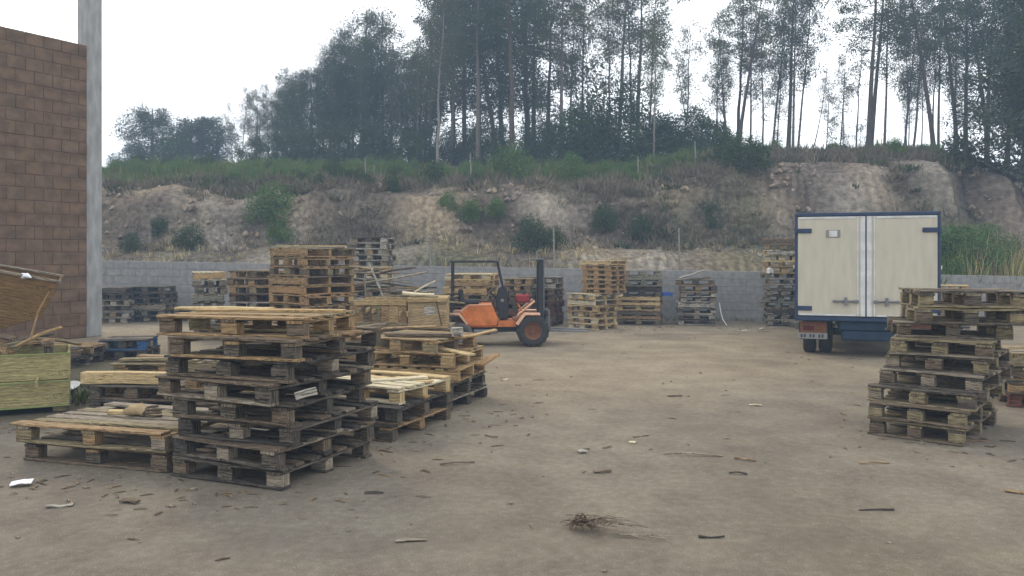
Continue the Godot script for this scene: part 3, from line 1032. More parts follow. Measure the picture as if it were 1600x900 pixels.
	part("side_panel", bx(Vector3(0.02, 0.43, 0.87), 0.003), mats.plywood, p, spot(0.90, 0.45, -0.46, 0, 0, -13.4))
	part("floor_panel", bx(Vector3(1.4, 0.02, 0.87), 0.003), mats.plywood, p, spot(-0.29, 0.022, -0.46, 0, 0, -0.8))
	part("rim_board", wood_mesh(1.98, 0.03, 0.05, 1), mats.grey, p, spot(-0.02, 0.672, -0.01))
	part("rim_board", wood_mesh(1.98, 0.03, 0.05, 2), mats.grey, p, spot(-0.02, 0.672, -0.91))
	var rag := MB.new()
	var r := RandomNumberGenerator.new()
	r.seed = 5
	rag.tube([Vector3(-0.12, 0, 0), Vector3(-0.05, 0.03, 0), Vector3(0.03, 0.035, 0.02), Vector3(0.12, 0.0, 0.03)], [0.02, 0.05, 0.045, 0.012], 9, true, 0.3, r)
	part("crumpled_sheet", rag.done(), mats.paper, self, spot(-5.49, 1.44, -9.62).scaled_local(Vector3(0.6, 0.6, 0.6)))
	tag(get_child(-1), "crumpled white sheet on the rim of the plywood bin", "sheet")


func build_truck() -> void:
	var t := thing("box_truck", "small box truck with cream rear doors and dark blue frame", "truck", Vector3(5.754, 0, -13.85), -19.0)
	# local frame: x across the rear (to the right), -z towards the cab, origin under the middle of the rear face
	var w := 2.174
	var y0 := 0.645
	var y1 := 2.375
	var l := 4.3
	var hh := y1 - y0
	# body panels
	for s in [-1, 1]:
		part("side_panel", bx(Vector3(0.05, hh - 0.06, l - 0.1)), mats.box_white, t, spot(s * (w / 2 - 0.032), y0 + hh / 2, -l / 2), "")
	part("roof_panel", bx(Vector3(w - 0.03, 0.05, l - 0.06)), mats.box_trim, t, spot(0, y1 - 0.03, -l / 2))
	part("floor_panel", bx(Vector3(w - 0.03, 0.07, l - 0.06)), mats.truck_blue, t, spot(0, y0 + 0.03, -l / 2))
	part("front_panel", bx(Vector3(w - 0.1, hh - 0.1, 0.05)), mats.box_white, t, spot(0, y0 + hh / 2, -l + 0.06))
	# rear frame
	part("top_rail", bx(Vector3(w + 0.02, 0.06, 0.08), 0.01), mats.truck_blue, t, spot(0, y1 - 0.015, -0.02))
	part("bottom_rail", bx(Vector3(w + 0.02, 0.07, 0.08), 0.01), mats.truck_blue, t, spot(0, y0 + 0.0, -0.02))
	for s in [-1, 1]:
		part("corner_post", bx(Vector3(0.045, hh - 0.09, 0.08), 0.01), mats.truck_blue, t, spot(s * (w / 2 - 0.012), y0 + hh / 2, -0.02))
		# a door: panel, edging, hinges, lock bar
		var dw := w / 2 - 0.045
		var cx: float = s * (dw / 2 + 0.008)
		var door := part("door", bx(Vector3(dw, hh - 0.10, 0.045), 0.008), mats.box_white, t, spot(cx, y0 + hh / 2, 0.0))
		part("edge_strip", bx(Vector3(0.075, hh - 0.10, 0.014), 0.004), mats.box_trim, door, spot(-s * (dw / 2 - 0.040), 0, 0.028))
		part("edge_strip", bx(Vector3(0.022, hh - 0.10, 0.012), 0.004), mats.box_trim, door, spot(-s * (dw / 2 - 0.118), 0, 0.026))
		part("edge_strip", bx(Vector3(dw - 0.16, 0.035, 0.010), 0.004), mats.box_trim, door, spot(s * 0.065, hh / 2 - 0.07, 0.025))
		part("edge_strip", bx(Vector3(dw - 0.16, 0.03, 0.010), 0.004), mats.box_trim, door, spot(s * 0.065, -hh / 2 + 0.066, 0.025))
		for y in [hh / 2 - 0.28, -hh / 2 + 0.17]:
			part("hinge", bx(Vector3(0.26, 0.075, 0.022), 0.008), mats.truck_blue, door, spot(s * (dw / 2 - 0.09), y, 0.034))
			var pin := MB.new()
			pin.tube([Vector3(0, -0.05, 0), Vector3(0, 0.05, 0)], [0.018, 0.018], 8)
			part("hinge_pin", pin.done(), mats.truck_blue, door, spot(s * (dw / 2 + 0.035), y, 0.05))
		var bar := MB.new()
		bar.tube([Vector3(-0.20, 0, 0), Vector3(0.20, 0, 0)], [0.016, 0.016], 8)
		bar.box(Vector3(0.05, 0.13, 0.02), spot(-s * 0.0, 0, 0.012), 0.004)
		bar.box(Vector3(0.06, 0.05, 0.03), spot(-s * 0.16, 0, 0.0), 0.004)
		bar.box(Vector3(0.03, 0.05, 0.03), spot(s * 0.16, 0, 0.0), 0.004)
		part("lock_bar", bar.done(), mats.grey_metal, door, spot(-s * (dw / 2 - 0.30), -hh / 2 + 0.295, 0.055))
	part("sign_plate", bx(Vector3(0.22, 0.12, 0.008), 0.002), mats.post_grey, t, spot(-0.50, y1 - 0.33, 0.029))
	part("sign_plate", bx(Vector3(0.13, 0.10, 0.004), 0.001), mats.box_trim, t, spot(-0.50, y1 - 0.33, 0.036))
	part("centre_seal", bx(Vector3(0.014, hh - 0.10, 0.02), 0.003), mats.truck_blue, t, spot(0, y0 + hh / 2, 0.024))
	for s in [-1, 1]:
		part("marker_lamp", bx(Vector3(0.02, 0.06, 0.05), 0.006), mats.white_plastic, t, spot(s * (w / 2 + 0.022), y0 + 0.85, -0.03))
	# chassis
	part("crossmember", bx(Vector3(0.86, 0.15, 0.10), 0.015), mats.truck_blue_light, t, spot(0.03, y0 - 0.115, -0.09))
	part("bumper_step", bx(Vector3(0.80, 0.15, 0.06), 0.02), mats.truck_blue_light, t, spot(0.03, y0 - 0.275, -0.05))
	for s in [-1, 1]:
		part("chassis_beam", bx(Vector3(0.09, 0.16, l + 1.3), 0.01), mats.black_metal, t, spot(s * 0.36, y0 - 0.13, -l / 2 - 0.8))
		part("mudguard", bx(Vector3(0.46, 0.30, 0.02), 0.006), mats.black_metal, t, spot(s * 0.80, y0 - 0.22, -0.25))
		part("lamp_holder", bx(Vector3(0.42, 0.20, 0.04), 0.01), mats.rust, t, spot(s * 0.80, y0 - 0.16, -0.16))
		part("tail_lamp", bx(Vector3(0.16, 0.07, 0.03), 0.01), mats.lamp_red, t, spot(s * 0.88, y0 - 0.17, -0.13))
		part("tail_lamp", bx(Vector3(0.08, 0.07, 0.03), 0.01), mats.lamp_amber, t, spot(s * 0.72, y0 - 0.17, -0.13))
		for side in [0, 1]:
			wheel("wheel", t, Vector3(s * (0.86 - side * 0.26), 0.37, -0.85), 0.37, 0.22, mats.rubber, mats.grey_metal, 90.0)
		wheel("wheel", t, Vector3(s * 0.84, 0.37, -l - 0.95), 0.37, 0.22, mats.rubber, mats.grey_metal, 90.0)
	var plate := part("number_plate", bx(Vector3(0.47, 0.10, 0.012), 0.004), mats.plate_white, t, spot(-0.82, y0 - 0.30, -0.12))
	var marks := MB.new()
	for k in [-0.17, -0.12, -0.03, 0.02, 0.11, 0.16]:
		marks.box(Vector3(0.03, 0.055, 0.003), spot(k, 0, 0), 0.001)
	part("lettering", marks.done(), mats.ink, plate, spot(0, 0, 0.007))
	part("axle", bx(Vector3(1.5, 0.12, 0.12), 0.03), mats.black_metal, t, spot(0, 0.37, -0.85))
	part("fuel_tank", bx(Vector3(0.34, 0.30, 0.8), 0.05), mats.black_metal, t, spot(-0.7, 0.42, -2.3))
	# cab
	var cab := MB.new()
	cab.prism([Vector2(0.0, 0.5), Vector2(1.75, 0.5), Vector2(1.82, 1.10), Vector2(1.55, 1.95), Vector2(1.35, 2.06), Vector2(0.0, 2.06)], -0.92, 0.92, 0.04)
	var cm := part("cab", cab.done(), mats.truck_blue_light, t, spot(0, 0, -l - 0.12, 90))
	part("windscreen", bx(Vector3(0.02, 0.76, 1.62), 0.004), mats.glass, cm, spot(1.715, 1.52, 0, 0, 0, 17.5))
	for s in [-1, 1]:
		part("door_window", bx(Vector3(0.8, 0.5, 0.012), 0.004), mats.glass, cm, spot(0.95, 1.62, s * 0.925))
		part("headlight", bx(Vector3(0.04, 0.14, 0.22), 0.02), mats.white_plastic, cm, spot(1.79, 0.72, s * 0.7))
	part("bumper", bx(Vector3(0.14, 0.22, 1.86), 0.03), mats.black_metal, cm, spot(1.84, 0.42, 0))


func wheel(called: String, parent: Node3D, at: Vector3, r: float, w: float, tyre_m: Material, rim_m: Material, turn := 0.0, lugs := 0) -> void:
	var b := MB.new()
	var h := w / 2
	b.lathe([Vector2(r * 0.56, -h * 0.8), Vector2(r * 0.62, -h * 0.96), Vector2(r * 0.82, -h), Vector2(r * 0.95, -h * 0.86), Vector2(r, -h * 0.6), Vector2(r, h * 0.6), Vector2(r * 0.95, h * 0.86), Vector2(r * 0.82, h), Vector2(r * 0.62, h * 0.96), Vector2(r * 0.56, h * 0.8), Vector2(r * 0.54, 0), Vector2(r * 0.56, -h * 0.8)], 36)
	for k in lugs:
		var a := TAU * k / lugs
		for s in [-1, 1]:
			b.box(Vector3(0.03, 0.045, h * 0.95), Transform3D(Basis(Vector3(0, 0, 1), a + s * 0.5 * TAU / lugs / 2.0) * Basis(Vector3(0, 1, 0), 0.0), Vector3.ZERO) * spot(r - 0.004, 0, s * h * 0.5, 0, s * 28.0), 0.006)
	var t := part(called, b.done(), tyre_m, parent, spot(at.x, at.y, at.z, turn))
	var m := MB.new()
	m.lathe([Vector2(0.0, h * 0.30), Vector2(r * 0.16, h * 0.30), Vector2(r * 0.17, h * 0.42), Vector2(r * 0.22, h * 0.40), Vector2(r * 0.24, h * 0.22), Vector2(r * 0.44, h * 0.34), Vector2(r * 0.50, h * 0.72), Vector2(r * 0.58, h * 0.80), Vector2(r * 0.56, h * 0.5), Vector2(r * 0.54, -h * 0.5), Vector2(r * 0.58, -h * 0.80), Vector2(r * 0.5, -h * 0.72), Vector2(r * 0.44, -h * 0.2), Vector2(0, -h * 0.2)], 28)
	for k in 5:
		var a := TAU * k / 5
		m.box(Vector3(0.02, 0.02, 0.02), spot(cos(a) * r * 0.33, sin(a) * r * 0.33, h * 0.33), 0.004)
	part("rim", m.done(), rim_m, t)


func tubes(list: Array, r: float) -> ArrayMesh:
	var b := MB.new()
	b.tube(list, list.map(func(_p): return r), 8)
	return b.done()


func slab(poly: Array, z0: float, z1: float, bev := 0.012) -> ArrayMesh:
	var b := MB.new()
	b.prism(poly, z0, z1, bev)
	return b.done()


func build_forklift() -> void:
	# local x forwards (to the right), z towards the camera, origin on the ground under the front axle
	var f := thing("forklift", "old orange rough-terrain forklift with open guard frame and tall mast", "forklift", Vector3(0.37, 0, -16.35), 2.0)
	var P := func(px: float, py: float) -> Vector2: return Vector2((px - 830.0) / 84.1, (541.0 - py) / 84.1)
	for s in [-1, 1]:
		wheel("wheel", f, Vector3(0, 0.29, s * 0.50), 0.29, 0.24, mats.rubber, mats.rust, 0.0 if s > 0 else 180.0, 16)
		wheel("wheel", f, Vector3(-1.33, 0.215, s * 0.42), 0.215, 0.16, mats.dusty_rubber, mats.grey_metal, 0.0 if s > 0 else 180.0)
	# bonnet and rear cowl
	var hood := part("engine_hood", slab([P.call(716, 489), P.call(730, 477), P.call(766, 476.5), P.call(777, 502), P.call(774, 511), P.call(730, 511.5)], -0.36, 0.36, 0.02), mats.orange, f)
	part("vent", bx(Vector3(0.07, 0.05, 0.01), 0.003), mats.ink, hood, spot(-0.61, 0.42, 0.362))
	part("vent", bx(Vector3(0.07, 0.05, 0.01), 0.003), mats.ink, hood, spot(-0.61, 0.42, -0.362))
	part("seam_strip", tubes([Vector3(-1.34, 0.62, 0.364), Vector3(-1.19, 0.755, 0.364), Vector3(-0.77, 0.762, 0.364)], 0.008), mats.orange_pale, hood)
	part("chassis_sill", slab([P.call(729, 512), P.call(804, 511.5), P.call(804, 503), P.call(777, 502.6), P.call(775, 511.2)], -0.40, 0.40, 0.008), mats.orange, f)
	part("counterweight", slab([P.call(701, 509), P.call(701, 492), P.call(715, 491), P.call(729, 511), P.call(727, 516)], -0.34, 0.34, 0.02), mats.rust, f)
	for s in [-1, 1]:
		part("rear_fender", slab([P.call(700.5, 493), P.call(700.5, 489.5), P.call(716, 489.5), P.call(729, 506.5), P.call(726.5, 508), P.call(714.5, 492.6)], s * 0.43 - 0.06, s * 0.43 + 0.06, 0.004), mats.orange_pale, f)
		part("front_fender", slab([P.call(803.5, 505.5), P.call(817, 489), P.call(841, 489.5), P.call(841, 492), P.call(818, 491.8), P.call(807, 507.5)], s * 0.50 - 0.13, s * 0.50 + 0.13, 0.004), mats.orange_pale, f)
		part("tilt_strut", tubes([Vector3(-0.23, 0.60, s * 0.30), Vector3(0.05, 0.83, s * 0.30)], 0.022), mats.orange_pale, f)
		part("tilt_strut", tubes([Vector3(-0.26, 0.76, s * 0.30), Vector3(-0.13, 0.52, s * 0.30)], 0.018), mats.orange, f)
	part("undercarriage", slab([P.call(732, 513), P.call(806, 512), P.call(806, 520), P.call(766, 520.5), P.call(764, 523), P.call(736, 523.5)], -0.30, 0.30, 0.015), mats.black_metal, f)
	part("fuel_tank", bx(Vector3(0.46, 0.07, 0.16), 0.02), mats.grey_metal, f, spot(-0.88, 0.265, 0.37))
	part("axle", tubes([Vector3(0, 0.29, -0.45), Vector3(0, 0.29, 0.45)], 0.06), mats.black_metal, f)
	part("axle", tubes([Vector3(-1.33, 0.215, -0.4), Vector3(-1.33, 0.215, 0.4)], 0.045), mats.black_metal, f)
	part("front_frame", slab([P.call(800, 512), P.call(800, 500), P.call(822, 493), P.call(838, 497), P.call(838, 512)], -0.30, 0.30, 0.02), mats.rust, f)
	# driver's place
	part("seat", bx(Vector3(0.34, 0.09, 0.42), 0.03), mats.seat_black, f, spot(-1.17, 0.80, 0))
	part("backrest", bx(Vector3(0.09, 0.30, 0.42), 0.035), mats.seat_black, f, spot(-1.345, 0.90, 0, 0, 0, 6))
	part("dashboard", slab([P.call(773, 478), P.call(776, 452), P.call(784, 446), P.call(790, 452), P.call(793, 500), P.call(779, 502)], -0.20, 0.20, 0.02), mats.seat_black, f)
	part("gauge", bx(Vector3(0.06, 0.05, 0.01), 0.004), mats.post_grey, f, spot(-0.56, 0.835, 0.203))
	var sw := MB.new()
	var ring := []
	for k in 19:
		ring.append(Vector3(0, cos(TAU * k / 18) * 0.13, sin(TAU * k / 18) * 0.13))
	sw.tube(ring, ring.map(func(_p): return 0.012), 6, false)
	sw.tube([Vector3(0, 0, -0.13), Vector3(0, 0, 0.13)], [0.01, 0.01], 6)
	sw.tube([Vector3(0.25, 0, 0), Vector3(0, 0, 0)], [0.018, 0.018], 6)
	part("steering_wheel", sw.done(), mats.black_metal, f, spot(-0.80, 0.985, 0, 0, 0, -42))
	for k in 3:
		part("lever", tubes([Vector3(-0.72 + k * 0.035, 0.78, 0.16), Vector3(-0.70 + k * 0.04, 0.98 - 0.03 * k, 0.17)], 0.009), mats.black_metal, f)
	part("hydraulic_tank", bx(Vector3(0.27, 0.16, 0.30), 0.03), mats.red_paint, f, spot(-0.16, 0.865, 0.0))
	part("tank_cap", tubes([Vector3(-0.14, 0.94, 0.08), Vector3(-0.14, 0.975, 0.08)], 0.03), mats.black_metal, f)
	part("hose", tubes([Vector3(-0.32, 0.93, 0.12), Vector3(-0.34, 1.02, 0.12), Vector3(-0.44, 1.00, 0.13), Vector3(-0.47, 0.80, 0.14)], 0.013), mats.black_metal, f)
	part("hose", tubes([Vector3(0.0, 0.85, -0.1), Vector3(0.07, 0.98, -0.1), Vector3(0.10, 0.7, -0.1)], 0.013), mats.black_metal, f)
	# guard: two hoops joined by rails
	for s in [-1, 1]:
		part("guard_post", bx(Vector3(0.036, 0.99, 0.036), 0.008), mats.black_metal, f, spot(-1.505, 1.055, s * 0.40))
		part("guard_post", bx(Vector3(0.036, 0.53, 0.036), 0.008), mats.black_metal, f, spot(-0.60, 1.32, s * 0.40, 0, 0, 12))
		part("guard_rail", bx(Vector3(0.90, 0.036, 0.036), 0.008), mats.black_metal, f, spot(-1.09, 1.57, s * 0.40))
	part("guard_rail", bx(Vector3(0.036, 0.036, 0.75), 0.008), mats.black_metal, f, spot(-1.505, 1.572, 0))
	part("guard_rail", bx(Vector3(0.036, 0.036, 0.75), 0.008), mats.black_metal, f, spot(-0.665, 1.572, 0))
	for k in 4:
		part("guard_bar", bx(Vector3(0.03, 0.03, 0.78), 0.006), mats.black_metal, f, spot(-1.34 + k * 0.17, 1.585, 0))
	# mast, carriage and forks
	for s in [-1, 1]:
		part("mast_rail", bx(Vector3(0.09, 1.46, 0.07), 0.01), mats.black_metal, f, spot(0.165, 0.86, s * 0.27))
		part("mast_rail", bx(Vector3(0.075, 1.40, 0.055), 0.01), mats.grey_metal, f, spot(0.20, 0.90, s * 0.20))
		part("fork", slab([Vector2(0.30, 0.66), Vector2(0.30, 0.25), Vector2(1.06, 0.235), Vector2(1.06, 0.255), Vector2(0.345, 0.285), Vector2(0.335, 0.66)], s * 0.24 - 0.05, s * 0.24 + 0.05, 0.004), mats.grey_metal, f)
	part("mast_crosshead", bx(Vector3(0.10, 0.06, 0.62), 0.01), mats.black_metal, f, spot(0.165, 1.585, 0))
	part("mast_crosshead", bx(Vector3(0.06, 0.07, 0.50), 0.01), mats.black_metal, f, spot(0.12, 0.55, 0))
	part("lift_ram", tubes([Vector3(0.18, 0.25, 0), Vector3(0.18, 1.56, 0)], 0.04), mats.grey_metal, f)
	part("top_bracket", bx(Vector3(0.26, 0.025, 0.10), 0.006), mats.grey_metal, f, spot(0.10, 1.615, 0.1))
	part("top_bracket", tubes([Vector3(0.10, 1.62, 0.1), Vector3(0.10, 1.77, 0.1), Vector3(0.17, 1.775, 0.1)], 0.012), mats.post_grey, f)
	part("carriage", bx(Vector3(0.05, 0.10, 0.70), 0.01), mats.black_metal, f, spot(0.27, 0.60, 0))
	part("carriage", bx(Vector3(0.05, 0.10, 0.70), 0.01), mats.black_metal, f, spot(0.27, 0.34, 0))
	part("mast_foot", bx(Vector3(0.16, 0.14, 0.62), 0.02), mats.black_metal, f, spot(0.16, 0.20, 0))


# ---------------------------------------------------------------- trees and plants
func leaf_tint(r: RandomNumberGenerator, spread := 0.35) -> Color:
	var k := 1.0 + r.randf_range(-spread, spread)
	return Color(k * r.randf_range(0.9, 1.2), k, k * r.randf_range(0.75, 1.15))


func clump(b: MB, at: Vector3, rad: Vector3, count: int, size: float, droop: float, r: RandomNumberGenerator) -> void:
	var own := r.randf_range(0.7, 1.3)
	for i in count:
		var dir := Vector3(r.randfn(), r.randfn(), r.randfn()).normalized()
		var p := at + dir * rad * pow(r.randf(), 0.45)
		var d := (dir * 0.8 + Vector3(r.randfn(), r.randfn(), r.randfn()) * 0.5 + Vector3(0, -droop, 0)).normalized()
		var s := d.cross(Vector3(r.randfn(), r.randfn(), r.randfn())).normalized()
		b.col = leaf_tint(r) * own
		b.leaf(p, d, s, size * r.randf_range(0.45, 1.5), size * r.randf_range(0.14, 0.42))
	b.col = Color(1, 1, 1)


const KINDS := {
	# height, trunk radius, crown from, crown to, reach, limbs, clump radius, leaves per clump, leaf size, droop, upward
	"pine": [12.0, 0.15, 0.54, 1.0, 2.0, 25, 0.52, 190, 0.16, 0.0, 0.55],
	"gum": [13.0, 0.10, 0.40, 1.0, 1.5, 30, 0.50, 125, 0.17, 0.7, 0.9],
	"thin": [10.0, 0.07, 0.50, 1.0, 0.85, 16, 0.38, 95, 0.15, 0.5, 0.8],
	"dense": [11.0, 0.15, 0.25, 1.0, 2.0, 46, 0.64, 210, 0.165, 0.1, 0.45],
	"broad": [4.8, 0.16, 0.12, 0.95, 2.3, 46, 0.62, 280, 0.16, 0.0, 0.55],
	"sapling": [3.6, 0.035, 0.25, 1.0, 0.75, 18, 0.32, 34, 0.17, 0.3, 0.8],
	"bush": [2.4, 0.05, 0.05, 0.9, 1.3, 34, 0.44, 170, 0.14, 0.1, 0.8],
	"shrub": [1.2, 0.025, 0.04, 0.9, 0.62, 26, 0.23, 110, 0.10, 0.0, 0.8],
}


func make_tree(kind: String, seed_: int) -> Array:
	var k: Array = KINDS[kind]
	var r := RandomNumberGenerator.new()
	r.seed = hash(kind) + seed_ * 77
	var h: float = k[0]
	var wood := MB.new()
	var crown := MB.new()
	var pts := []
	var rad := []
	var wander := Vector2(r.randfn(), r.randfn()) * h * 0.012
	var n := 9
	for i in n + 1:
		var t := float(i) / n
		pts.append(Vector3(wander.x * 1.6 * sin(t * 3.0 + seed_) + r.randfn() * h * 0.003, t * h * 0.97 - 0.25 * (1.0 if i == 0 else 0.0), wander.y * sin(t * 2.3 + seed_ * 2.0)))
		rad.append(k[1] * (1.0 - 0.86 * t) * (1.25 if i == 0 else 1.0))
	if kind != "bush" and kind != "shrub":
		wood.tube(pts, rad, 8, true, 0.05, r)
	var on := func(t: float) -> Vector3:
		var f := clampf(t, 0.0, 0.999) * n
		return pts[int(f)].lerp(pts[int(f) + 1], f - int(f))
	var limbs: int = k[5]
	for i in limbs:
		var t: float = lerpf(k[2], k[3], (i + r.randf()) / limbs)
		var u: float = (t - k[2]) / (k[3] - k[2])
		var az := i * 2.4 + r.randfn() * 0.5
		var prof := 1.0
		if kind == "pine":
			prof = 0.35 + 0.9 * sin(PI * clampf(u * 0.75 + 0.22, 0, 1))
		elif kind == "broad" or kind == "bush" or kind == "shrub":
			prof = sqrt(maxf(0.03, 1.0 - pow(u * 1.15 - 0.2, 2.0)))
		elif kind == "dense":
			prof = 0.55 + 0.5 * sin(PI * clampf(u * 0.8 + 0.15, 0, 1))
		else:
			prof = 0.45 + 0.6 * sin(PI * clampf(u * 0.85 + 0.12, 0, 1))
		var ln: float = k[4] * prof * r.randf_range(0.45, 1.1)
		var up: float = k[10] * r.randf_range(0.3, 1.2)
		var a: Vector3 = on.call(t * 0.96)
		if kind == "bush" or kind == "shrub":
			a = Vector3(r.randfn(), 0, r.randfn()) * k[4] * 0.2
		var dir := Vector3(cos(az), up * 0.6, sin(az)).normalized()
		var mid := a + dir * ln * 0.55
		var end := a + dir * ln + Vector3(0, ln * up * 0.25 - ln * 0.05, 0)
		if kind == "bush" or kind == "shrub":
			end = Vector3(cos(az) * ln, t * h, sin(az) * ln)
			mid = a.lerp(end, 0.5) + Vector3(0, 0.12 * h, 0)
		var r0 := maxf(0.012, k[1] * 0.3 * (1.1 - t))
		wood.tube([a, mid, end], [r0, r0 * 0.65, r0 * 0.3], 4, false)
		var cr: float = k[6] * r.randf_range(0.65, 1.25)
		var flat_ := 0.62 if kind == "pine" else 0.85 if kind == "broad" else 1.0
		if kind == "gum" or kind == "thin":
			flat_ = 1.35
		clump(crown, end, Vector3(cr, cr * flat_, cr), int(k[7] * r.randf_range(0.6, 1.3)), k[8], k[9], r)
		if ln > k[6] * 1.3:
			clump(crown, mid + Vector3(r.randfn(), r.randfn(), r.randfn()) * 0.15, Vector3(cr, cr * flat_, cr) * 0.75, int(k[7] * 0.5), k[8], k[9], r)
	# bare broken stubs on the lower trunk
	if kind == "pine" or kind == "gum" or kind == "dense":
		for i in 9:
			var t := r.randf_range(0.12, float(k[2]) + 0.1)
			var az := r.randf() * TAU
			var a: Vector3 = on.call(t)
			var ln := r.randf_range(0.25, 0.9)
			wood.tube([a, a + Vector3(cos(az), r.randf_range(-0.2, 0.3), sin(az)) * ln], [0.022, 0.007], 4, false)
	return [wood.done(), crown.done()]


var tree_kinds := {}


func tree(kind: String, variant: int, x: float, d: float, h: float, lean: float, label: String, bark := "bark_grey", leaf := "", called := "", group := "trees on the bank") -> void:
	var key := "%s %d" % [kind, variant]
	if not tree_kinds.has(key):
		tree_kinds[key] = make_tree(kind, variant)
	var m: Array = tree_kinds[key]
	if leaf == "":
		leaf = {"pine": "needles", "gum": "gum_leaf", "thin": "gum_leaf", "dense": "needles_dark", "broad": "needles", "sapling": "gum_leaf", "bush": "shrub_dark", "shrub": "shrub_green"}[kind]
	var woody := kind == "bush" or kind == "shrub"
	if called == "":
		called = {"pine": "pine_tree", "gum": "gum_tree", "thin": "slender_tree", "dense": "pine_tree", "broad": "round_pine_tree", "sapling": "sapling", "bush": "bush", "shrub": "shrub"}[kind]
	var ground := bank_y(x, d) if d > wall_d(x) else 0.0
	var o := thing(called, label, "shrub" if woody else "tree", Vector3(x, ground - 0.05, -d), 0.0, group)
	var s: float = h / KINDS[kind][0]
	var turn := rng.randf() * 360.0
	o.transform.basis = Basis(Vector3(0, 0, 1), deg_to_rad(-lean)) * Basis(Vector3.UP, deg_to_rad(turn)) * Basis.from_scale(Vector3(s, s, s))
	part("stem" if woody else "trunk", m[0], mats[bark], o)
	part("foliage" if woody else "crown", m[1], mats[leaf], o)


func tuft_mesh(seed_: int, blades: int, h: float, spread: float, w: float, dry: Color, fresh: Color, lean := 0.5) -> ArrayMesh:
	var r := RandomNumberGenerator.new()
	r.seed = seed_
	var b := MB.new()
	for i in blades:
		var az := r.randf() * TAU
		var p := Vector3(cos(az), 0, sin(az)) * r.randf() * spread
		var d := Vector3(cos(az) * lean * r.randf(), 1.0, sin(az) * lean * r.randf()).normalized()
		var tip := p + d * h * r.randf_range(0.4, 1.0) + Vector3(cos(az), -0.3, sin(az)) * h * 0.15 * r.randf()
		var mid := p.lerp(tip, 0.55) + Vector3(0, h * 0.05, 0)
		var s := Vector3(-sin(az + r.randfn() * 0.6), 0, cos(az)) * w * 0.5
		var nn := s.cross(d).normalized()
		b.col = dry.lerp(fresh, r.randf()) * r.randf_range(0.7, 1.25)
		b.tri(p - s, p + s, mid + s * 0.7, nn, nn, nn)
		b.tri(p - s, mid + s * 0.7, mid - s * 0.7, nn, nn, nn)
		b.tri(mid - s * 0.7, mid + s * 0.7, tip, nn, nn, nn)
	return b.done()


func scatter(called: String, label: String, mesh: ArrayMesh, m: Material, spots: Array) -> void:
	var mm := MultiMesh.new()
	mm.transform_format = MultiMesh.TRANSFORM_3D
	mm.mesh = mesh
	mm.instance_count = spots.size()
	for i in spots.size():
		mm.set_instance_transform(i, spots[i])
	var o := MultiMeshInstance3D.new()
	o.name = numbered(called)
	o.multimesh = mm
	o.material_override = m
	add_child(o, true)
	tag(o, label, "", "", "stuff")


func on_bank(r: RandomNumberGenerator, tries: int, x0: float, x1: float, d0: float, d1: float, keep: Callable, s0: float, s1: float) -> Array:
	var out := []
	for i in tries:
		var x := r.randf_range(x0, x1)
		var d := r.randf_range(d0, d1) + (wall_d(x) - 21.8)
		if r.randf() > keep.call(x, d):
			continue
		var s := r.randf_range(s0, s1)
		out.append(Transform3D(Basis.from_euler(Vector3(r.randfn() * 0.15, r.randf() * TAU, r.randfn() * 0.15)).scaled(Vector3(s, s * r.randf_range(0.7, 1.3), s)), Vector3(x, bank_y(x, d) - 0.02, -d)))
	return out


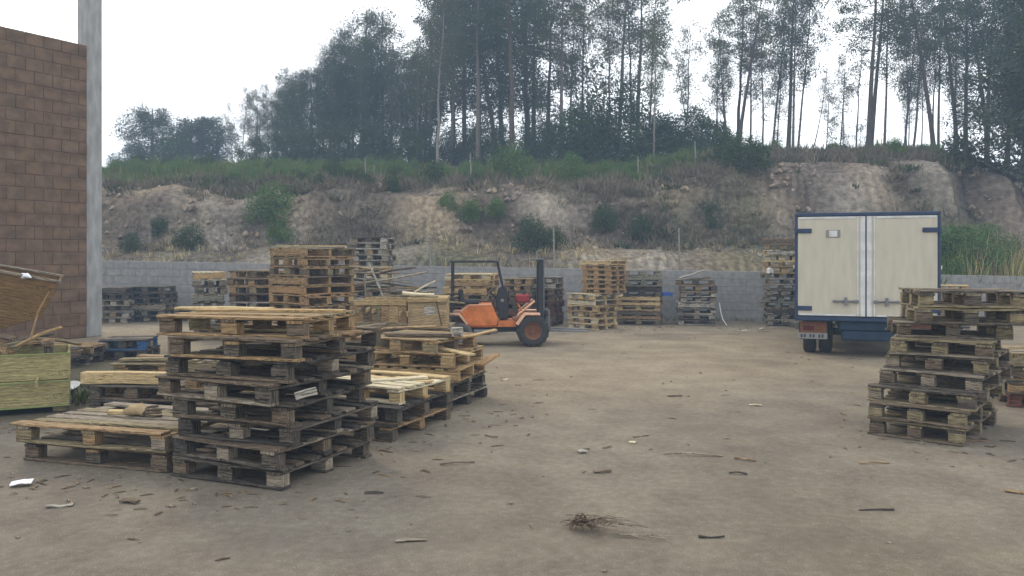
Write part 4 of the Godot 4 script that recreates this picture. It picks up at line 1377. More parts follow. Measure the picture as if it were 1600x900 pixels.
func build_plants() -> void:
	var r := RandomNumberGenerator.new()
	r.seed = 404
	var right := func(x: float) -> float: return smoothstep(4.0, 8.0, x)
	# green growth along the top of the bank
	var top := func(x, d):
		var dd := bank_depth(x, d)
		var p := clampf(noise_a.get_noise_2d(x * 12.0 + 7.0, d * 14.0) * 1.6 + 0.6, 0.05, 1.0)
		return p * smoothstep(27.6, 29.6, dd) * (1.0 - 0.75 * right.call(x))
	for k in 2:
		scatter("grass", "green and rusty grass on the top of the bank", tuft_mesh(3 + k, 26, 0.42, 0.26, 0.035, [Color(0.16, 0.14, 0.06), Color(0.12, 0.145, 0.045)][k], [Color(0.065, 0.11, 0.03), Color(0.105, 0.165, 0.04)][k], 0.9), mats.tuft, on_bank(r, 2600, -16, 16, 27.4, 37.0, top, 0.6, 1.4))
	scatter("brambles", "low leafy brambles on the top of the bank", make_tree("shrub", 5)[1], mats.shrub_green, on_bank(r, 950, -16, 16, 27.4, 34.0, top, 0.15, 0.5))
	scatter("brambles", "dull leafy scrub on the rim and face of the bank", make_tree("shrub", 6)[1], mats.shrub_dark, on_bank(r, 700, -16, 16, 25.4, 36.0, func(x, d): return (1.0 - bank_bare(x, d)) * (1.0 - 0.5 * right.call(x)) * clampf(noise_a.get_noise_2d(x * 11.0 + 70.0, d * 12.0) * 2.2 + 0.25, 0.0, 1.0), 0.15, 0.5))
	# dry brush over the cut face
	var face := func(x, d):
		var dd := bank_depth(x, d)
		return (1.0 - bank_bare(x, d)) * smoothstep(24.2, 25.2, dd) * (1.0 - smoothstep(30.0, 31.5, dd)) * 0.95 + 0.05
	scatter("brush", "dry grey-brown brush on the face of the bank", tuft_mesh(11, 34, 0.34, 0.26, 0.022, Color(0.23, 0.185, 0.14), Color(0.13, 0.115, 0.08), 1.5), mats.tuft, on_bank(r, 6000, -16, 16, 24.0, 31.0, face, 0.5, 1.35))
	scatter("undergrowth", "low dark undergrowth on the face of the bank", tuft_mesh(12, 30, 0.30, 0.26, 0.045, Color(0.10, 0.095, 0.06), Color(0.065, 0.085, 0.035), 1.4), mats.tuft, on_bank(r, 2600, -16, 16, 24.0, 30.5, func(x, d): return face.call(x, d) * clampf(noise_a.get_noise_2d(x * 9.0 + 31.0, d * 9.0) * 2.5 + 0.3, 0.0, 1.0), 0.5, 1.3))
	# clods and stones standing out of the cut earth
	var clod := MB.new()
	var cr := RandomNumberGenerator.new()
	cr.seed = 21
	for i in 3:
		clod.board(0.3, 0.36, 0.22, cr, spot(cr.randf_range(-0.12, 0.12), cr.randf_range(-0.1, 0.1), cr.randf_range(-0.06, 0.06), cr.randf() * 180.0, cr.randf() * 60.0, cr.randf() * 60.0), 0.09, 3, 0.09)
	var clod_mesh := clod.done()
	for k in 3:
		var cm := triplanar(mat("clod_%d" % k, [lin(0.30, 0.235, 0.165), lin(0.215, 0.17, 0.135), lin(0.37, 0.30, 0.235)][k], mats.patch, 0.97), 0.8)
		scatter("clods", ["ochre clods in the cut bank", "dark earth clods in the cut bank", "pale stones in the cut bank"][k], clod_mesh, cm, on_bank(r, [700, 900, 420][k], -16, 15, 24.1, 28.0, func(x, d): return bank_bare(x, d) * (0.75 if k != 2 else 0.5), 0.1, 0.42 if k != 2 else 0.3))
	# heather under the trees on the right, along the skyline
	scatter("heather", "dark heather along the skyline under the trees", tuft_mesh(13, 30, 0.30, 0.28, 0.03, Color(0.10, 0.08, 0.065), Color(0.075, 0.085, 0.05), 1.0), mats.tuft, on_bank(r, 3600, -18, 18, 28.5, 46.0, func(x, d): return 0.25 + 0.7 * right.call(x), 0.6, 1.4))
	# dry grass on the ledge behind the wall
	scatter("dry_grass", "bleached dry grass on the ledge behind the wall", tuft_mesh(14, 22, 0.30, 0.2, 0.018, Color(0.42, 0.34, 0.19), Color(0.25, 0.21, 0.12), 0.9), mats.tuft, on_bank(r, 800, -15, 15, 22.3, 25.2, func(x, d): return clampf(noise_a.get_noise_2d(x * 15.0, d * 15.0) * 2.0 + 0.45, 0.0, 1.0), 0.5, 1.2))
	scatter("tall_dry_grass", "tall straw coloured grass right of the truck", tuft_mesh(15, 26, 1.05, 0.25, 0.016, Color(0.46, 0.36, 0.18), Color(0.30, 0.25, 0.11), 0.45), mats.tuft, on_bank(r, 150, 12.0, 15.5, 21.95, 23.6, func(_x, _d): return 1.0, 0.7, 1.2))
	scatter("green_grass", "tall green growth behind the wall right of the truck", tuft_mesh(16, 34, 0.8, 0.28, 0.035, Color(0.125, 0.175, 0.04), Color(0.085, 0.145, 0.03), 0.6), mats.tuft, on_bank(r, 420, 10.0, 13.6, 22.1, 25.0, func(x, d): return clampf(1.2 - 0.25 * (d - 22.0) - smoothstep(12.4, 13.6, x), 0.05, 1.0), 0.6, 1.2))
	# weeds by the brick wall and beside the left crates
	var spots := []
	for i in 190:
		var p := Vector3(-5.05 + r.randfn() * 0.42, 0, -11.4 + r.randfn() * 0.75)
		spots.append(Transform3D(Basis(Vector3.UP, r.randf() * TAU).scaled(Vector3.ONE * r.randf_range(0.3, 0.9)), p))
	scatter("weeds", "green weeds between the crate and the brick wall", tuft_mesh(17, 16, 0.24, 0.16, 0.03, Color(0.12, 0.12, 0.05), Color(0.06, 0.095, 0.03), 1.3), mats.tuft, spots)
	spots = []
	for i in 120:
		var x := r.randf_range(-11, 9.5)
		spots.append(Transform3D(Basis(Vector3.UP, r.randf() * TAU).scaled(Vector3.ONE * r.randf_range(0.25, 0.7)), Vector3(x, 0, -wall_d(x) + r.randf_range(0.05, 0.5))))
	scatter("weeds", "dry weeds at the foot of the block wall", tuft_mesh(18, 16, 0.3, 0.16, 0.02, Color(0.25, 0.20, 0.11), Color(0.12, 0.12, 0.05), 1.0), mats.tuft, spots)
	build_trees()
	# wood far beyond the plateau, seen low between the trunks
	spots = []
	for i in 260:
		var x := r.randf_range(-120, 150)
		var d := r.randf_range(150, 210)
		var s := r.randf_range(0.8, 1.4)
		spots.append(Transform3D(Basis(Vector3.UP, r.randf() * TAU).scaled(Vector3(s * 1.5, s, s * 1.5)), Vector3(x, bank_y(x, d) + r.randf_range(-0.5, 1.0), -d)))
	scatter("woods", "hazy wood far beyond the bank", make_tree("broad", 9)[1], mats.needles_dark, spots)


# ---------------------------------------------------------------- small things
func loose(called: String, label: String, category: String, mesh: Mesh, m: Material, at: Transform3D, group := "") -> MeshInstance3D:
	var o := part(called, mesh, m, self, at)
	tag(o, label, category, group)
	return o


func build_small_things() -> void:
	var r := RandomNumberGenerator.new()
	r.seed = 99
	# splinters, bark and small stones trodden into the yard
	var chip := MB.new()
	chip.board(0.11, 0.006, 0.018, r, Transform3D(), 0.004)
	var stone := MB.new()
	stone.board(0.035, 0.022, 0.03, r, Transform3D(), 0.006, 2, 0.012)
	var chip_mesh := chip.done()
	var stone_mesh := stone.done()
	for kind in 4:
		var spots := []
		for i in [150, 90, 380, 90][kind]:
			var d := 3.6 + 18.0 * pow(r.randf(), 0.8)
			var x := r.randf_range(-0.62, 0.62) * d
			if r.randf() > 0.35 + 0.65 * clampf(noise_a.get_noise_2d(x * 16.0, d * 16.0) * 2.5, 0, 1):
				continue
			var s := r.randf_range(0.3, 1.0)
			spots.append(Transform3D(Basis.from_euler(Vector3(r.randfn() * 0.08, r.randf() * TAU, r.randfn() * 0.06)).scaled(Vector3(s * r.randf_range(0.6, 1.8), s, s)), Vector3(x, yard_y(x, d) + 0.004, -d)))
		for base in [Vector2(-1.9, 6.0), Vector2(-1.2, 7.4), Vector2(-0.7, 9.0), Vector2(4.1, 7.9), Vector2(-3.2, 6.5), Vector2(1.9, 18.9), Vector2(3.2, 20.0), Vector2(4.6, 20.0), Vector2(6.3, 19.6), Vector2(0.4, 19.3), Vector2(-3.0, 13.0), Vector2(-4.6, 8.4)]:
			for i in [20, 12, 10, 16][kind]:
				var x: float = base.x + r.randfn() * 0.55
				var d: float = base.y + r.randfn() * 0.35
				var s := r.randf_range(0.25, 0.9)
				spots.append(Transform3D(Basis.from_euler(Vector3(r.randfn() * 0.08, r.randf() * TAU, r.randfn() * 0.06)).scaled(Vector3(s * r.randf_range(0.6, 1.8), s, s)), Vector3(x, yard_y(x, d) + 0.004, -d)))
		scatter(["litter", "litter", "gravel", "litter"][kind], ["dark splinters trodden into the yard", "pale splinters lying about the yard", "small stones in the yard", "scraps of brown bark in the yard"][kind], stone_mesh if kind == 2 else chip_mesh, mats[["dark_brown", "olive", "grey", "brown"][kind]], spots)
	# sticks and scraps one can point at: [x, d, length, thickness, width, turn, material, name, label]
	var list := [
		[-0.19, 7.9, 0.19, 0.012, 0.03, -38, "dark_brown", "wood_scrap", "short brown offcut on open ground right of the dark stack"],
		[2.43, 5.68, 0.28, 0.012, 0.018, 2, "black_wood", "stick", "thin dark stick lying level in the right foreground"],
		[1.20, 5.13, 0.17, 0.012, 0.018, -1, "black_wood", "stick", "short dark stick low in the middle of the foreground"],
		[0.60, 7.30, 0.10, 0.012, 0.07, 20, "pale_grey", "wood_scrap", "pale flat scrap near the centre of the yard"],
		[1.08, 7.68, 0.09, 0.012, 0.08, 70, "pale_new", "wood_scrap", "palest chip in the scatter left of the long stick"],
		[0.84, 7.50, 0.16, 0.01, 0.03, 50, "grey", "wood_scrap", "grey splinter beside the palest chip"],
		[1.52, 7.20, 0.60, 0.010, 0.014, -5, "grey", "stick", "longest straw coloured stick in the middle of the yard"],
		[1.93, 7.05, 0.20, 0.012, 0.022, -24, "brown", "wood_scrap", "bent tan offcut just right of the longest stick"],
		[1.20, 7.95, 0.20, 0.014, 0.04, 30, "grey", "wood_scrap", "grey offcut behind the longest stick"],
		[0.70, 6.65, 0.16, 0.02, 0.05, 12, "dark_brown", "bark_piece", "dark lump of bark in front of the scatter of chips"],
		[1.75, 6.6, 0.14, 0.012, 0.03, -18, "black_wood", "wood_scrap", "small dark chip in front of the bent offcut"],
		[-0.45, 6.9, 0.34, 0.012, 0.02, 14, "dark_brown", "stick", "thin crooked twig right of the dark stack's corner"],
		[-0.60, 5.05, 0.20, 0.006, 0.05, 8, "grey", "bark_piece", "flat strip of bark low in the foreground, left of the twig bundle"],
		[-0.98, 6.05, 0.14, 0.012, 0.03, 5, "black_wood", "stick", "dark splinter in front of the dark stack"],
		[2.95, 6.95, 0.30, 0.012, 0.02, 6, "brown", "stick", "thin brown stick in front of the mossy stack"],
		[3.62, 6.1, 0.18, 0.02, 0.05, -30, "brown", "wood_scrap", "brown chip in front of the mossy stack, near the edge"],
		[1.95, 10.2, 0.22, 0.014, 0.05, 12, "dark_brown", "wood_scrap", "dark offcut between the scatter of chips and the truck"],
		[2.75, 9.6, 0.16, 0.014, 0.05, -10, "pale_new", "wood_scrap", "pale offcut left of the mossy stack"],
		[-0.1, 11.5, 0.14, 0.02, 0.06, 40, "pale_new", "wood_scrap", "pale offcut in front of the forklift"],
		[-3.05, 5.75, 0.20, 0.012, 0.06, 20, "pale_grey", "wood_scrap", "grey scrap at the foot of the broad low pair"],
		[-2.62, 5.85, 0.16, 0.02, 0.07, -12, "dark_brown", "bark_piece", "heap of dark bark in front of the broad low pair"],
		[-3.42, 5.25, 0.18, 0.015, 0.08, 35, "dark_brown", "bark_piece", "dark scrap of bark near the white paper"],
	]
	for k in list:
		var mesh := wood_mesh(k[2] * 0.85, k[3] * 0.8, k[4] * 0.75, r.randi() % 3, 0.008)
		loose(k[7], k[8], k[7].replace("_", " "), mesh, mats[k[6]], spot(k[0], yard_y(k[0], k[1]) + k[3] / 2 + 0.004, -k[1], k[5], 0, r.randf_range(-2, 2)), "scraps on the ground")
	# bundle of dry twigs
	var b := MB.new()
	for i in 46:
		var a := Vector3(-0.10 + r.randfn() * 0.06, 0.03 + absf(r.randfn()) * 0.03, r.randfn() * 0.05)
		var az := r.randfn() * (0.9 if i < 26 else 0.25)
		var ln := r.randf_range(0.08, 0.22) if i < 26 else r.randf_range(0.15, 0.36)
		var e := a + Vector3(cos(az) * ln, r.randfn() * 0.015, sin(az) * ln * 0.7)
		var mid := a.lerp(e, 0.5) + Vector3(0, r.randf_range(0.0, 0.05), r.randfn() * 0.03)
		e.y = maxf(e.y, 0.006)
		b.tube([a, mid, e], [0.0026, 0.0022, 0.0012], 4, false)
	for i in 14:
		var az := r.randf() * TAU
		b.tube([Vector3(-0.12 + cos(az) * 0.08, 0.02, sin(az) * 0.07), Vector3(-0.12, 0.10 * r.randf() + 0.03, r.randfn() * 0.02), Vector3(-0.12 - cos(az) * 0.11, 0.012, -sin(az) * 0.08)], [0.004, 0.003, 0.002], 4, false)
	loose("twig_bundle", "bundle of dry brown twigs lying in the foreground", "twigs", b.done(), mats.dark_brown, spot(0.55, 0.0, -5.25, -14).scaled_local(Vector3(1, 0.8, 1)))
	b = MB.new()
	for i in 9:
		var x := r.randf_range(-0.1, 0.25)
		b.tube([Vector3(x, 0.008, 0), Vector3(x + 0.12, 0.014, r.randfn() * 0.03), Vector3(x + 0.26, 0.006, r.randfn() * 0.06)], [0.003, 0.0025, 0.0015], 4, false)
	loose("twig_bundle", "few loose twigs trailing right from the twig bundle", "twigs", b.done(), mats.grey, spot(0.62, 0.0, -5.15, -8).scaled_local(Vector3(0.7, 1, 1)))
	# white paper at the left edge, white dish by the weeds
	b = MB.new()
	b.board(0.12, 0.006, 0.10, r, Transform3D(), 0.012, 5, 0.001)
	loose("paper_scrap", "crumpled white and blue paper on the ground at far left", "paper", b.done(), mats.paper, spot(-3.62, 0.02, -6.28, 20, 4, 3))
	b = MB.new()
	b.lathe([Vector2(0.0, 0.004), Vector2(0.09, 0.006), Vector2(0.14, 0.03), Vector2(0.145, 0.03), Vector2(0.10, 0.0), Vector2(0.0, 0.0)], 20, Transform3D(Basis(Vector3(1, 0, 0), -PI / 2), Vector3.ZERO))
	loose("plastic_dish", "small white dish lying among the weeds", "dish", b.done(), mats.white_plastic, spot(-5.42, 0.07, -10.4, 0, 18, 4))
	# timbers and boards on the pile behind the broad pair
	loose("timber_beam", "square pale yellow beam across the low pile at left", "beam", wood_mesh(0.92, 0.125, 0.12, 0, 0.006), mats.new, spot(-4.17, 0.37, -9.2, -3))
	loose("board", "long olive board lying above the pale beam", "board", wood_mesh(0.86, 0.03, 0.16, 1, 0.006), mats.olive, spot(-4.13, 0.475, -9.95, 2))
	loose("board", "second dull board lying behind the olive one", "board", wood_mesh(0.80, 0.045, 0.14, 2, 0.006), mats.brown, spot(-4.08, 0.480, -10.2, -2))
	loose("post", "squared grey post leaning behind the dark stack", "post", wood_mesh(0.72, 0.05, 0.10, 2, 0.006), mats.grey, spot(-3.42, 0.62, -8.55, 0, 12, 84))
	# bundle on the broad pair
	loose("board", "short pale board on the broad low pair", "board", wood_mesh(0.34, 0.035, 0.09, 0, 0.008), mats.new, spot(-3.33, 0.335, -7.42, 8))
	b = MB.new()
	b.tube([Vector3(-0.10, 0.04, 0), Vector3(-0.04, 0.055, 0.01), Vector3(0.03, 0.06, 0), Vector3(0.10, 0.035, 0.02)], [0.035, 0.055, 0.05, 0.03], 9, true, 0.3, r)
	loose("paper_bundle", "crumpled brown paper bundle on the broad low pair", "bundle", b.done(), mats.cardboard, spot(-3.22, 0.312, -7.30, -10))
	b = MB.new()
	var coil := []
	for k in 26:
		coil.append(Vector3(cos(k * 0.7) * (0.06 + 0.012 * r.randf()), 0.012 + k * 0.003, sin(k * 0.7) * (0.05 + 0.012 * r.randf())))
	b.tube(coil, coil.map(func(_p): return 0.010), 5)
	loose("rope_coil", "dark tangled rope coil beside the paper bundle", "rope", b.done(), mats.dark_brown, spot(-3.06, 0.312, -7.28))
	loose("wood_block", "small pale block on the dark stack's side", "block", wood_mesh(0.16, 0.05, 0.06, 1), mats.pale_grey, spot(-1.485, 0.70, -6.14, 20, 0, 12))
	# loose boards on the dark stack and the brown stacks
	loose("board", "long pale board across the top of the dark stack", "board", wood_mesh(1.22, 0.026, 0.11, 0, 0.006), mats.warm, spot(-1.95, 1.245, -6.90, -4))
	loose("board", "shorter pale board behind the long one on the dark stack", "board", wood_mesh(0.85, 0.026, 0.12, 1, 0.006), mats.new, spot(-2.4, 1.245, -7.15, -8))
	loose("board", "thin bright board on the tall brown stack", "board", wood_mesh(1.12, 0.022, 0.12, 1, 0.006), mats.new, spot(-3.33, 1.842, -14.15, 0))
	loose("board", "bright new board lying on the yellow topped pallet", "board", wood_mesh(0.62, 0.022, 0.13, 1, 0.006), mats.pale_new, spot(-1.15, 0.482, -8.35, 24))
	loose("board", "dark plank on the warm stack, propped on a block", "board", wood_mesh(0.85, 0.03, 0.14, 2, 0.006), mats.dark_brown, spot(-1.0, 0.80, -9.6, -6))
	loose("wood_block", "grey block under the propped plank", "block", wood_mesh(0.12, 0.10, 0.1, 2), mats.pale_grey, spot(-0.62, 0.835, -9.55, 14))
	for k in [[-0.45, 0.79, -9.75, 0.55, 24, 8, "warm", "tan offcut sticking out of the warm stack at the forklift side"], [-0.62, 0.64, -9.35, 0.5, -38, -5, "new", "bright offcut poking from the front of the warm stack"], [-1.35, 0.83, -10.0, 0.9, 8, 3, "brown", "brown board flat on the warm stack behind the propped plank"], [-2.05, 0.80, -10.55, 1.0, -14, 6, "grey", "grey board across the stack between dark stack and crate"], [-2.3, 0.86, -10.8, 0.7, 30, -6, "olive", "olive board crossing the grey one left of the crates"], [-0.28, 0.48, -9.9, 0.4, 60, 12, "orange_wood", "orange offcut hanging off the warm stack"]]:
		loose("board", k[7], "board", wood_mesh(k[3], 0.024, 0.1, 1, 0.01), mats[k[6]], spot(k[0], k[1], k[2], k[4], 0, k[5]))
	for k in [[-2.75, 0.615, -9.05, 1.1, -20, 2, "brown", "brown board on the pile hidden behind the dark stack"], [-2.95, 0.64, -9.3, 0.9, 16, 4, "pale_grey", "grey board crossing the brown one behind the dark stack"], [-3.6, 0.33, -9.75, 0.8, 30, 0, "warm", "tan board between the pale beam and the dark stack"], [-3.75, 0.05, -8.6, 0.9, -12, 0, "dark_brown", "dark board on the ground behind the broad low pair"]]:
		loose("board", k[7], "board", wood_mesh(k[3], 0.024, 0.1, 1, 0.01), mats[k[6]], spot(k[0], k[1], k[2], k[4], 0, k[5]))
	# scrap heap behind the crates
	for i in 40:
		var l := r.randf_range(0.6, 1.7)
		var k := i % 5
		var x := r.randf_range(-3.1, -1.4)
		var yy := 0.78 + 0.62 * exp(-pow((x + 2.65) / 0.7, 2.0)) * r.randf() + 0.2 * r.randf() * (1.0 if x < -2.0 else 0.5)
		loose("plank", "loose weathered plank in the scrap heap behind the crates", "plank", wood_mesh(l, 0.024, 0.11, k % 3, 0.01), mats[["dark_brown", "brown", "grey", "olive", "dark"][k]], spot(x, yy, r.randf_range(-16.6, -15.2), r.randf_range(-50, 50), r.randf_range(-8, 8), r.randf_range(-12, 12)), "planks of the scrap heap")
	heap(Vector3(-2.75, 0, -15.9), 10.0, 5, 1.1, 0.9, 0.145, ["dark", "dark_brown"], 0.05, 8.0, "of the stack carrying the scrap heap", "pallets under the scrap heap")
	heap(Vector3(-1.65, 0, -16.0), -12.0, 4, 1.2, 0.9, 0.145, ["dark_brown", "dark"], 0.05, 8.0, "of the low stack right of the scrap heap", "pallets right of the scrap heap")
	loose("plank", "grey plank leaning steeply against the tall grey stack", "plank", wood_mesh(0.85, 0.03, 0.09, 2, 0.01), mats.pale_grey, spot(-2.42, 1.18, -15.3, 0, -10, -66))
	loose("plank", "second grey plank leaning beside the steep one", "plank", wood_mesh(0.42, 0.03, 0.07, 1, 0.01), mats.grey, spot(-2.63, 1.06, -15.2, 0, -6, -88))
	loose("board", "bright split board sticking up from the pale crate", "board", wood_mesh(0.34, 0.022, 0.05, 0, 0.008), mats.pale_new, spot(-1.27, 1.24, -12.5, 10, 0, 28))
	loose("board", "pale broken board lying on the pale crate", "board", wood_mesh(0.46, 0.03, 0.12, 1, 0.012), mats.pale_new, spot(-1.32, 1.135, -12.25, 4, 6, -4))
	loose("board", "olive board lying under the broken one on the pale crate", "board", wood_mesh(0.40, 0.024, 0.10, 2, 0.01), mats.olive, spot(-1.26, 1.11, -12.06, -6, 0, -2))
	loose("paper_scrap", "white scrap caught on the scrap heap", "paper", wood_mesh(0.10, 0.16, 0.02, 1, 0.02), mats.white_plastic, spot(-2.98, 1.15, -15.2, 0, 20, 25))
	# scrap in the green crate
	for i in 9:
		loose("wood_scrap", "scrap wood piece heaped in the green crate", "scrap", wood_mesh(r.randf_range(0.35, 0.7), 0.03, 0.10, i % 3, 0.01), mats[["brown", "dark_brown", "olive", "dark"][i % 4]], spot(r.randf_range(-5.75, -5.1), 0.64 + 0.16 * r.randf(), -9.35 - 0.4 * r.randf(), r.randf_range(-60, 60), r.randf_range(-15, 15), r.randf_range(-22, 22)), "scrap in the green crate")
	loose("board", "splintered board jutting from the green crate", "board", wood_mesh(0.46, 0.026, 0.10, 1, 0.012), mats.warm, spot(-5.12, 0.82, -9.25, 12, 0, 24))
	b = MB.new()
	b.tube([Vector3(0, 0, 0), Vector3(0.08, 0.30, 0), Vector3(0.20, 0.52, 0)], [0.012, 0.01, 0.006], 6)
	loose("stick", "thin pale stick rising beside the plywood bin", "stick", b.done(), mats.warm, spot(-5.2, 0.78, -9.2))
	# scraps in front of the block wall, white strap
	var bits := [[5.15, 19.0, 0.22, 18, "white plastic scrap left of the tall ragged stack"], [5.55, 18.8, 0.30, -4, "long white plastic strip left of the tall ragged stack"], [5.70, 19.4, 0.18, 30, "white plastic sheet nearest the tall ragged stack"], [4.75, 18.2, 0.24, -26, "pale strip lying in front of the ragged stack"]]
	for k in bits:
		loose("plastic_scrap", k[4], "plastic scrap", wood_mesh(k[2], 0.012, 0.05, 1, 0.012), mats.post_grey if r.randf() < 0.4 else mats.white_plastic, spot(k[0], 0.016, -k[1], k[3]), "white scraps by the wall")
	b = MB.new()
	b.tube([Vector3(0, 0.55, 0), Vector3(0.02, 0.35, 0.03), Vector3(0.06, 0.16, 0.06), Vector3(0.15, 0.01, 0.12)], [0.014, 0.014, 0.014, 0.012], 5)
	loose("plastic_strap", "white strap hanging off the ragged stack to the ground", "strap", b.done(), mats.white_plastic, spot(4.98, 0, -20.45))
	loose("plank", "pale plank sloping across the top of the ragged stack", "plank", wood_mesh(0.72, 0.03, 0.12, 1, 0.008), mats.pale_grey, spot(4.38, 1.23, -20.75, 4, 0, 17))
	loose("plank", "dark plank lying crooked under the sloping one", "plank", wood_mesh(0.7, 0.03, 0.14, 2, 0.008), mats.dark_brown, spot(4.5, 1.11, -20.9, -8, 0, 6))
	loose("plastic_sheet", "folded blue plastic sheet between the two halves of the brown stack", "plastic sheet", wood_mesh(0.26, 0.09, 0.5, 1, 0.02), mats.blue_plastic, spot(3.72, 0.74, -20.85, 8))
	loose("plastic_bag", "white bag stuck in the tall ragged stack", "bag", wood_mesh(0.13, 0.11, 0.12, 1, 0.03), mats.white_plastic, spot(6.13, 1.31, -20.3, 12))
	for k in [[-6.02, 13.7, 0.5, -6, "long white lath beside the blue pair"], [-6.0, 13.55, 0.42, -12, "shorter white lath beside the blue pair"]]:
		loose("lath", k[4], "lath", wood_mesh(k[2], 0.03, 0.05, 1), mats.paper, spot(k[0] + 0.45, 0.07, -k[1], k[3]), "white laths")
	# fence posts and stakes on the bank
	var posts := [[-5.1, 29.6, 0.95, "pale stake on the bank above the tall brown stack, left of two"], [-4.78, 29.6, 0.7, "shorter stake right beside the pale one"], [-1.42, 29.2, 1.1, "lone stake on the green rim above the forklift guard"], [4.35, 29.4, 0.9, "stake on the green rim above the orange stack"], [6.3, 29.3, 1.0, "stake on the green rim left of the truck"], [1.12, 22.75, 1.6, "thin grey pole behind the wall right of the forklift mast"], [4.55, 23.2, 1.3, "thin pole behind the wall above the ragged stack"], [-2.2, 22.9, 1.2, "thin pale pole against the wall left of the forklift guard"]]
	for k in posts:
		b = MB.new()
		b.tube([Vector3.ZERO, Vector3(0.01, k[2] * 0.5, 0), Vector3(-0.01, k[2], 0.01)], [0.028, 0.026, 0.022], 7)
		loose("stake", k[3], "stake", b.done(), mats.post_grey, spot(k[0], bank_y(k[0], k[1]) - 0.1, -k[1]), "stakes on the bank")
	# stamp on a block of the mossy stack
	b = MB.new()
	var ring := []
	for k in 13:
		ring.append(Vector3(cos(TAU * k / 12) * 0.022, sin(TAU * k / 12) * 0.022, 0))
	b.tube(ring, ring.map(func(_p): return 0.006), 5, false)


func _ready() -> void:
	rng.seed = 20240
	noise_a.seed = 3
	noise_a.frequency = 0.01
	noise_a.fractal_octaves = 4
	noise_b.seed = 8
	noise_b.frequency = 0.01
	noise_b.fractal_octaves = 3
	noise_c.seed = 15
	set_up_camera_and_light()
	make_materials()
	build_land()
	build_walls()
	build_truck()
	build_forklift()
	build_crates()
	build_pallets()
	build_plants()
	build_small_things()


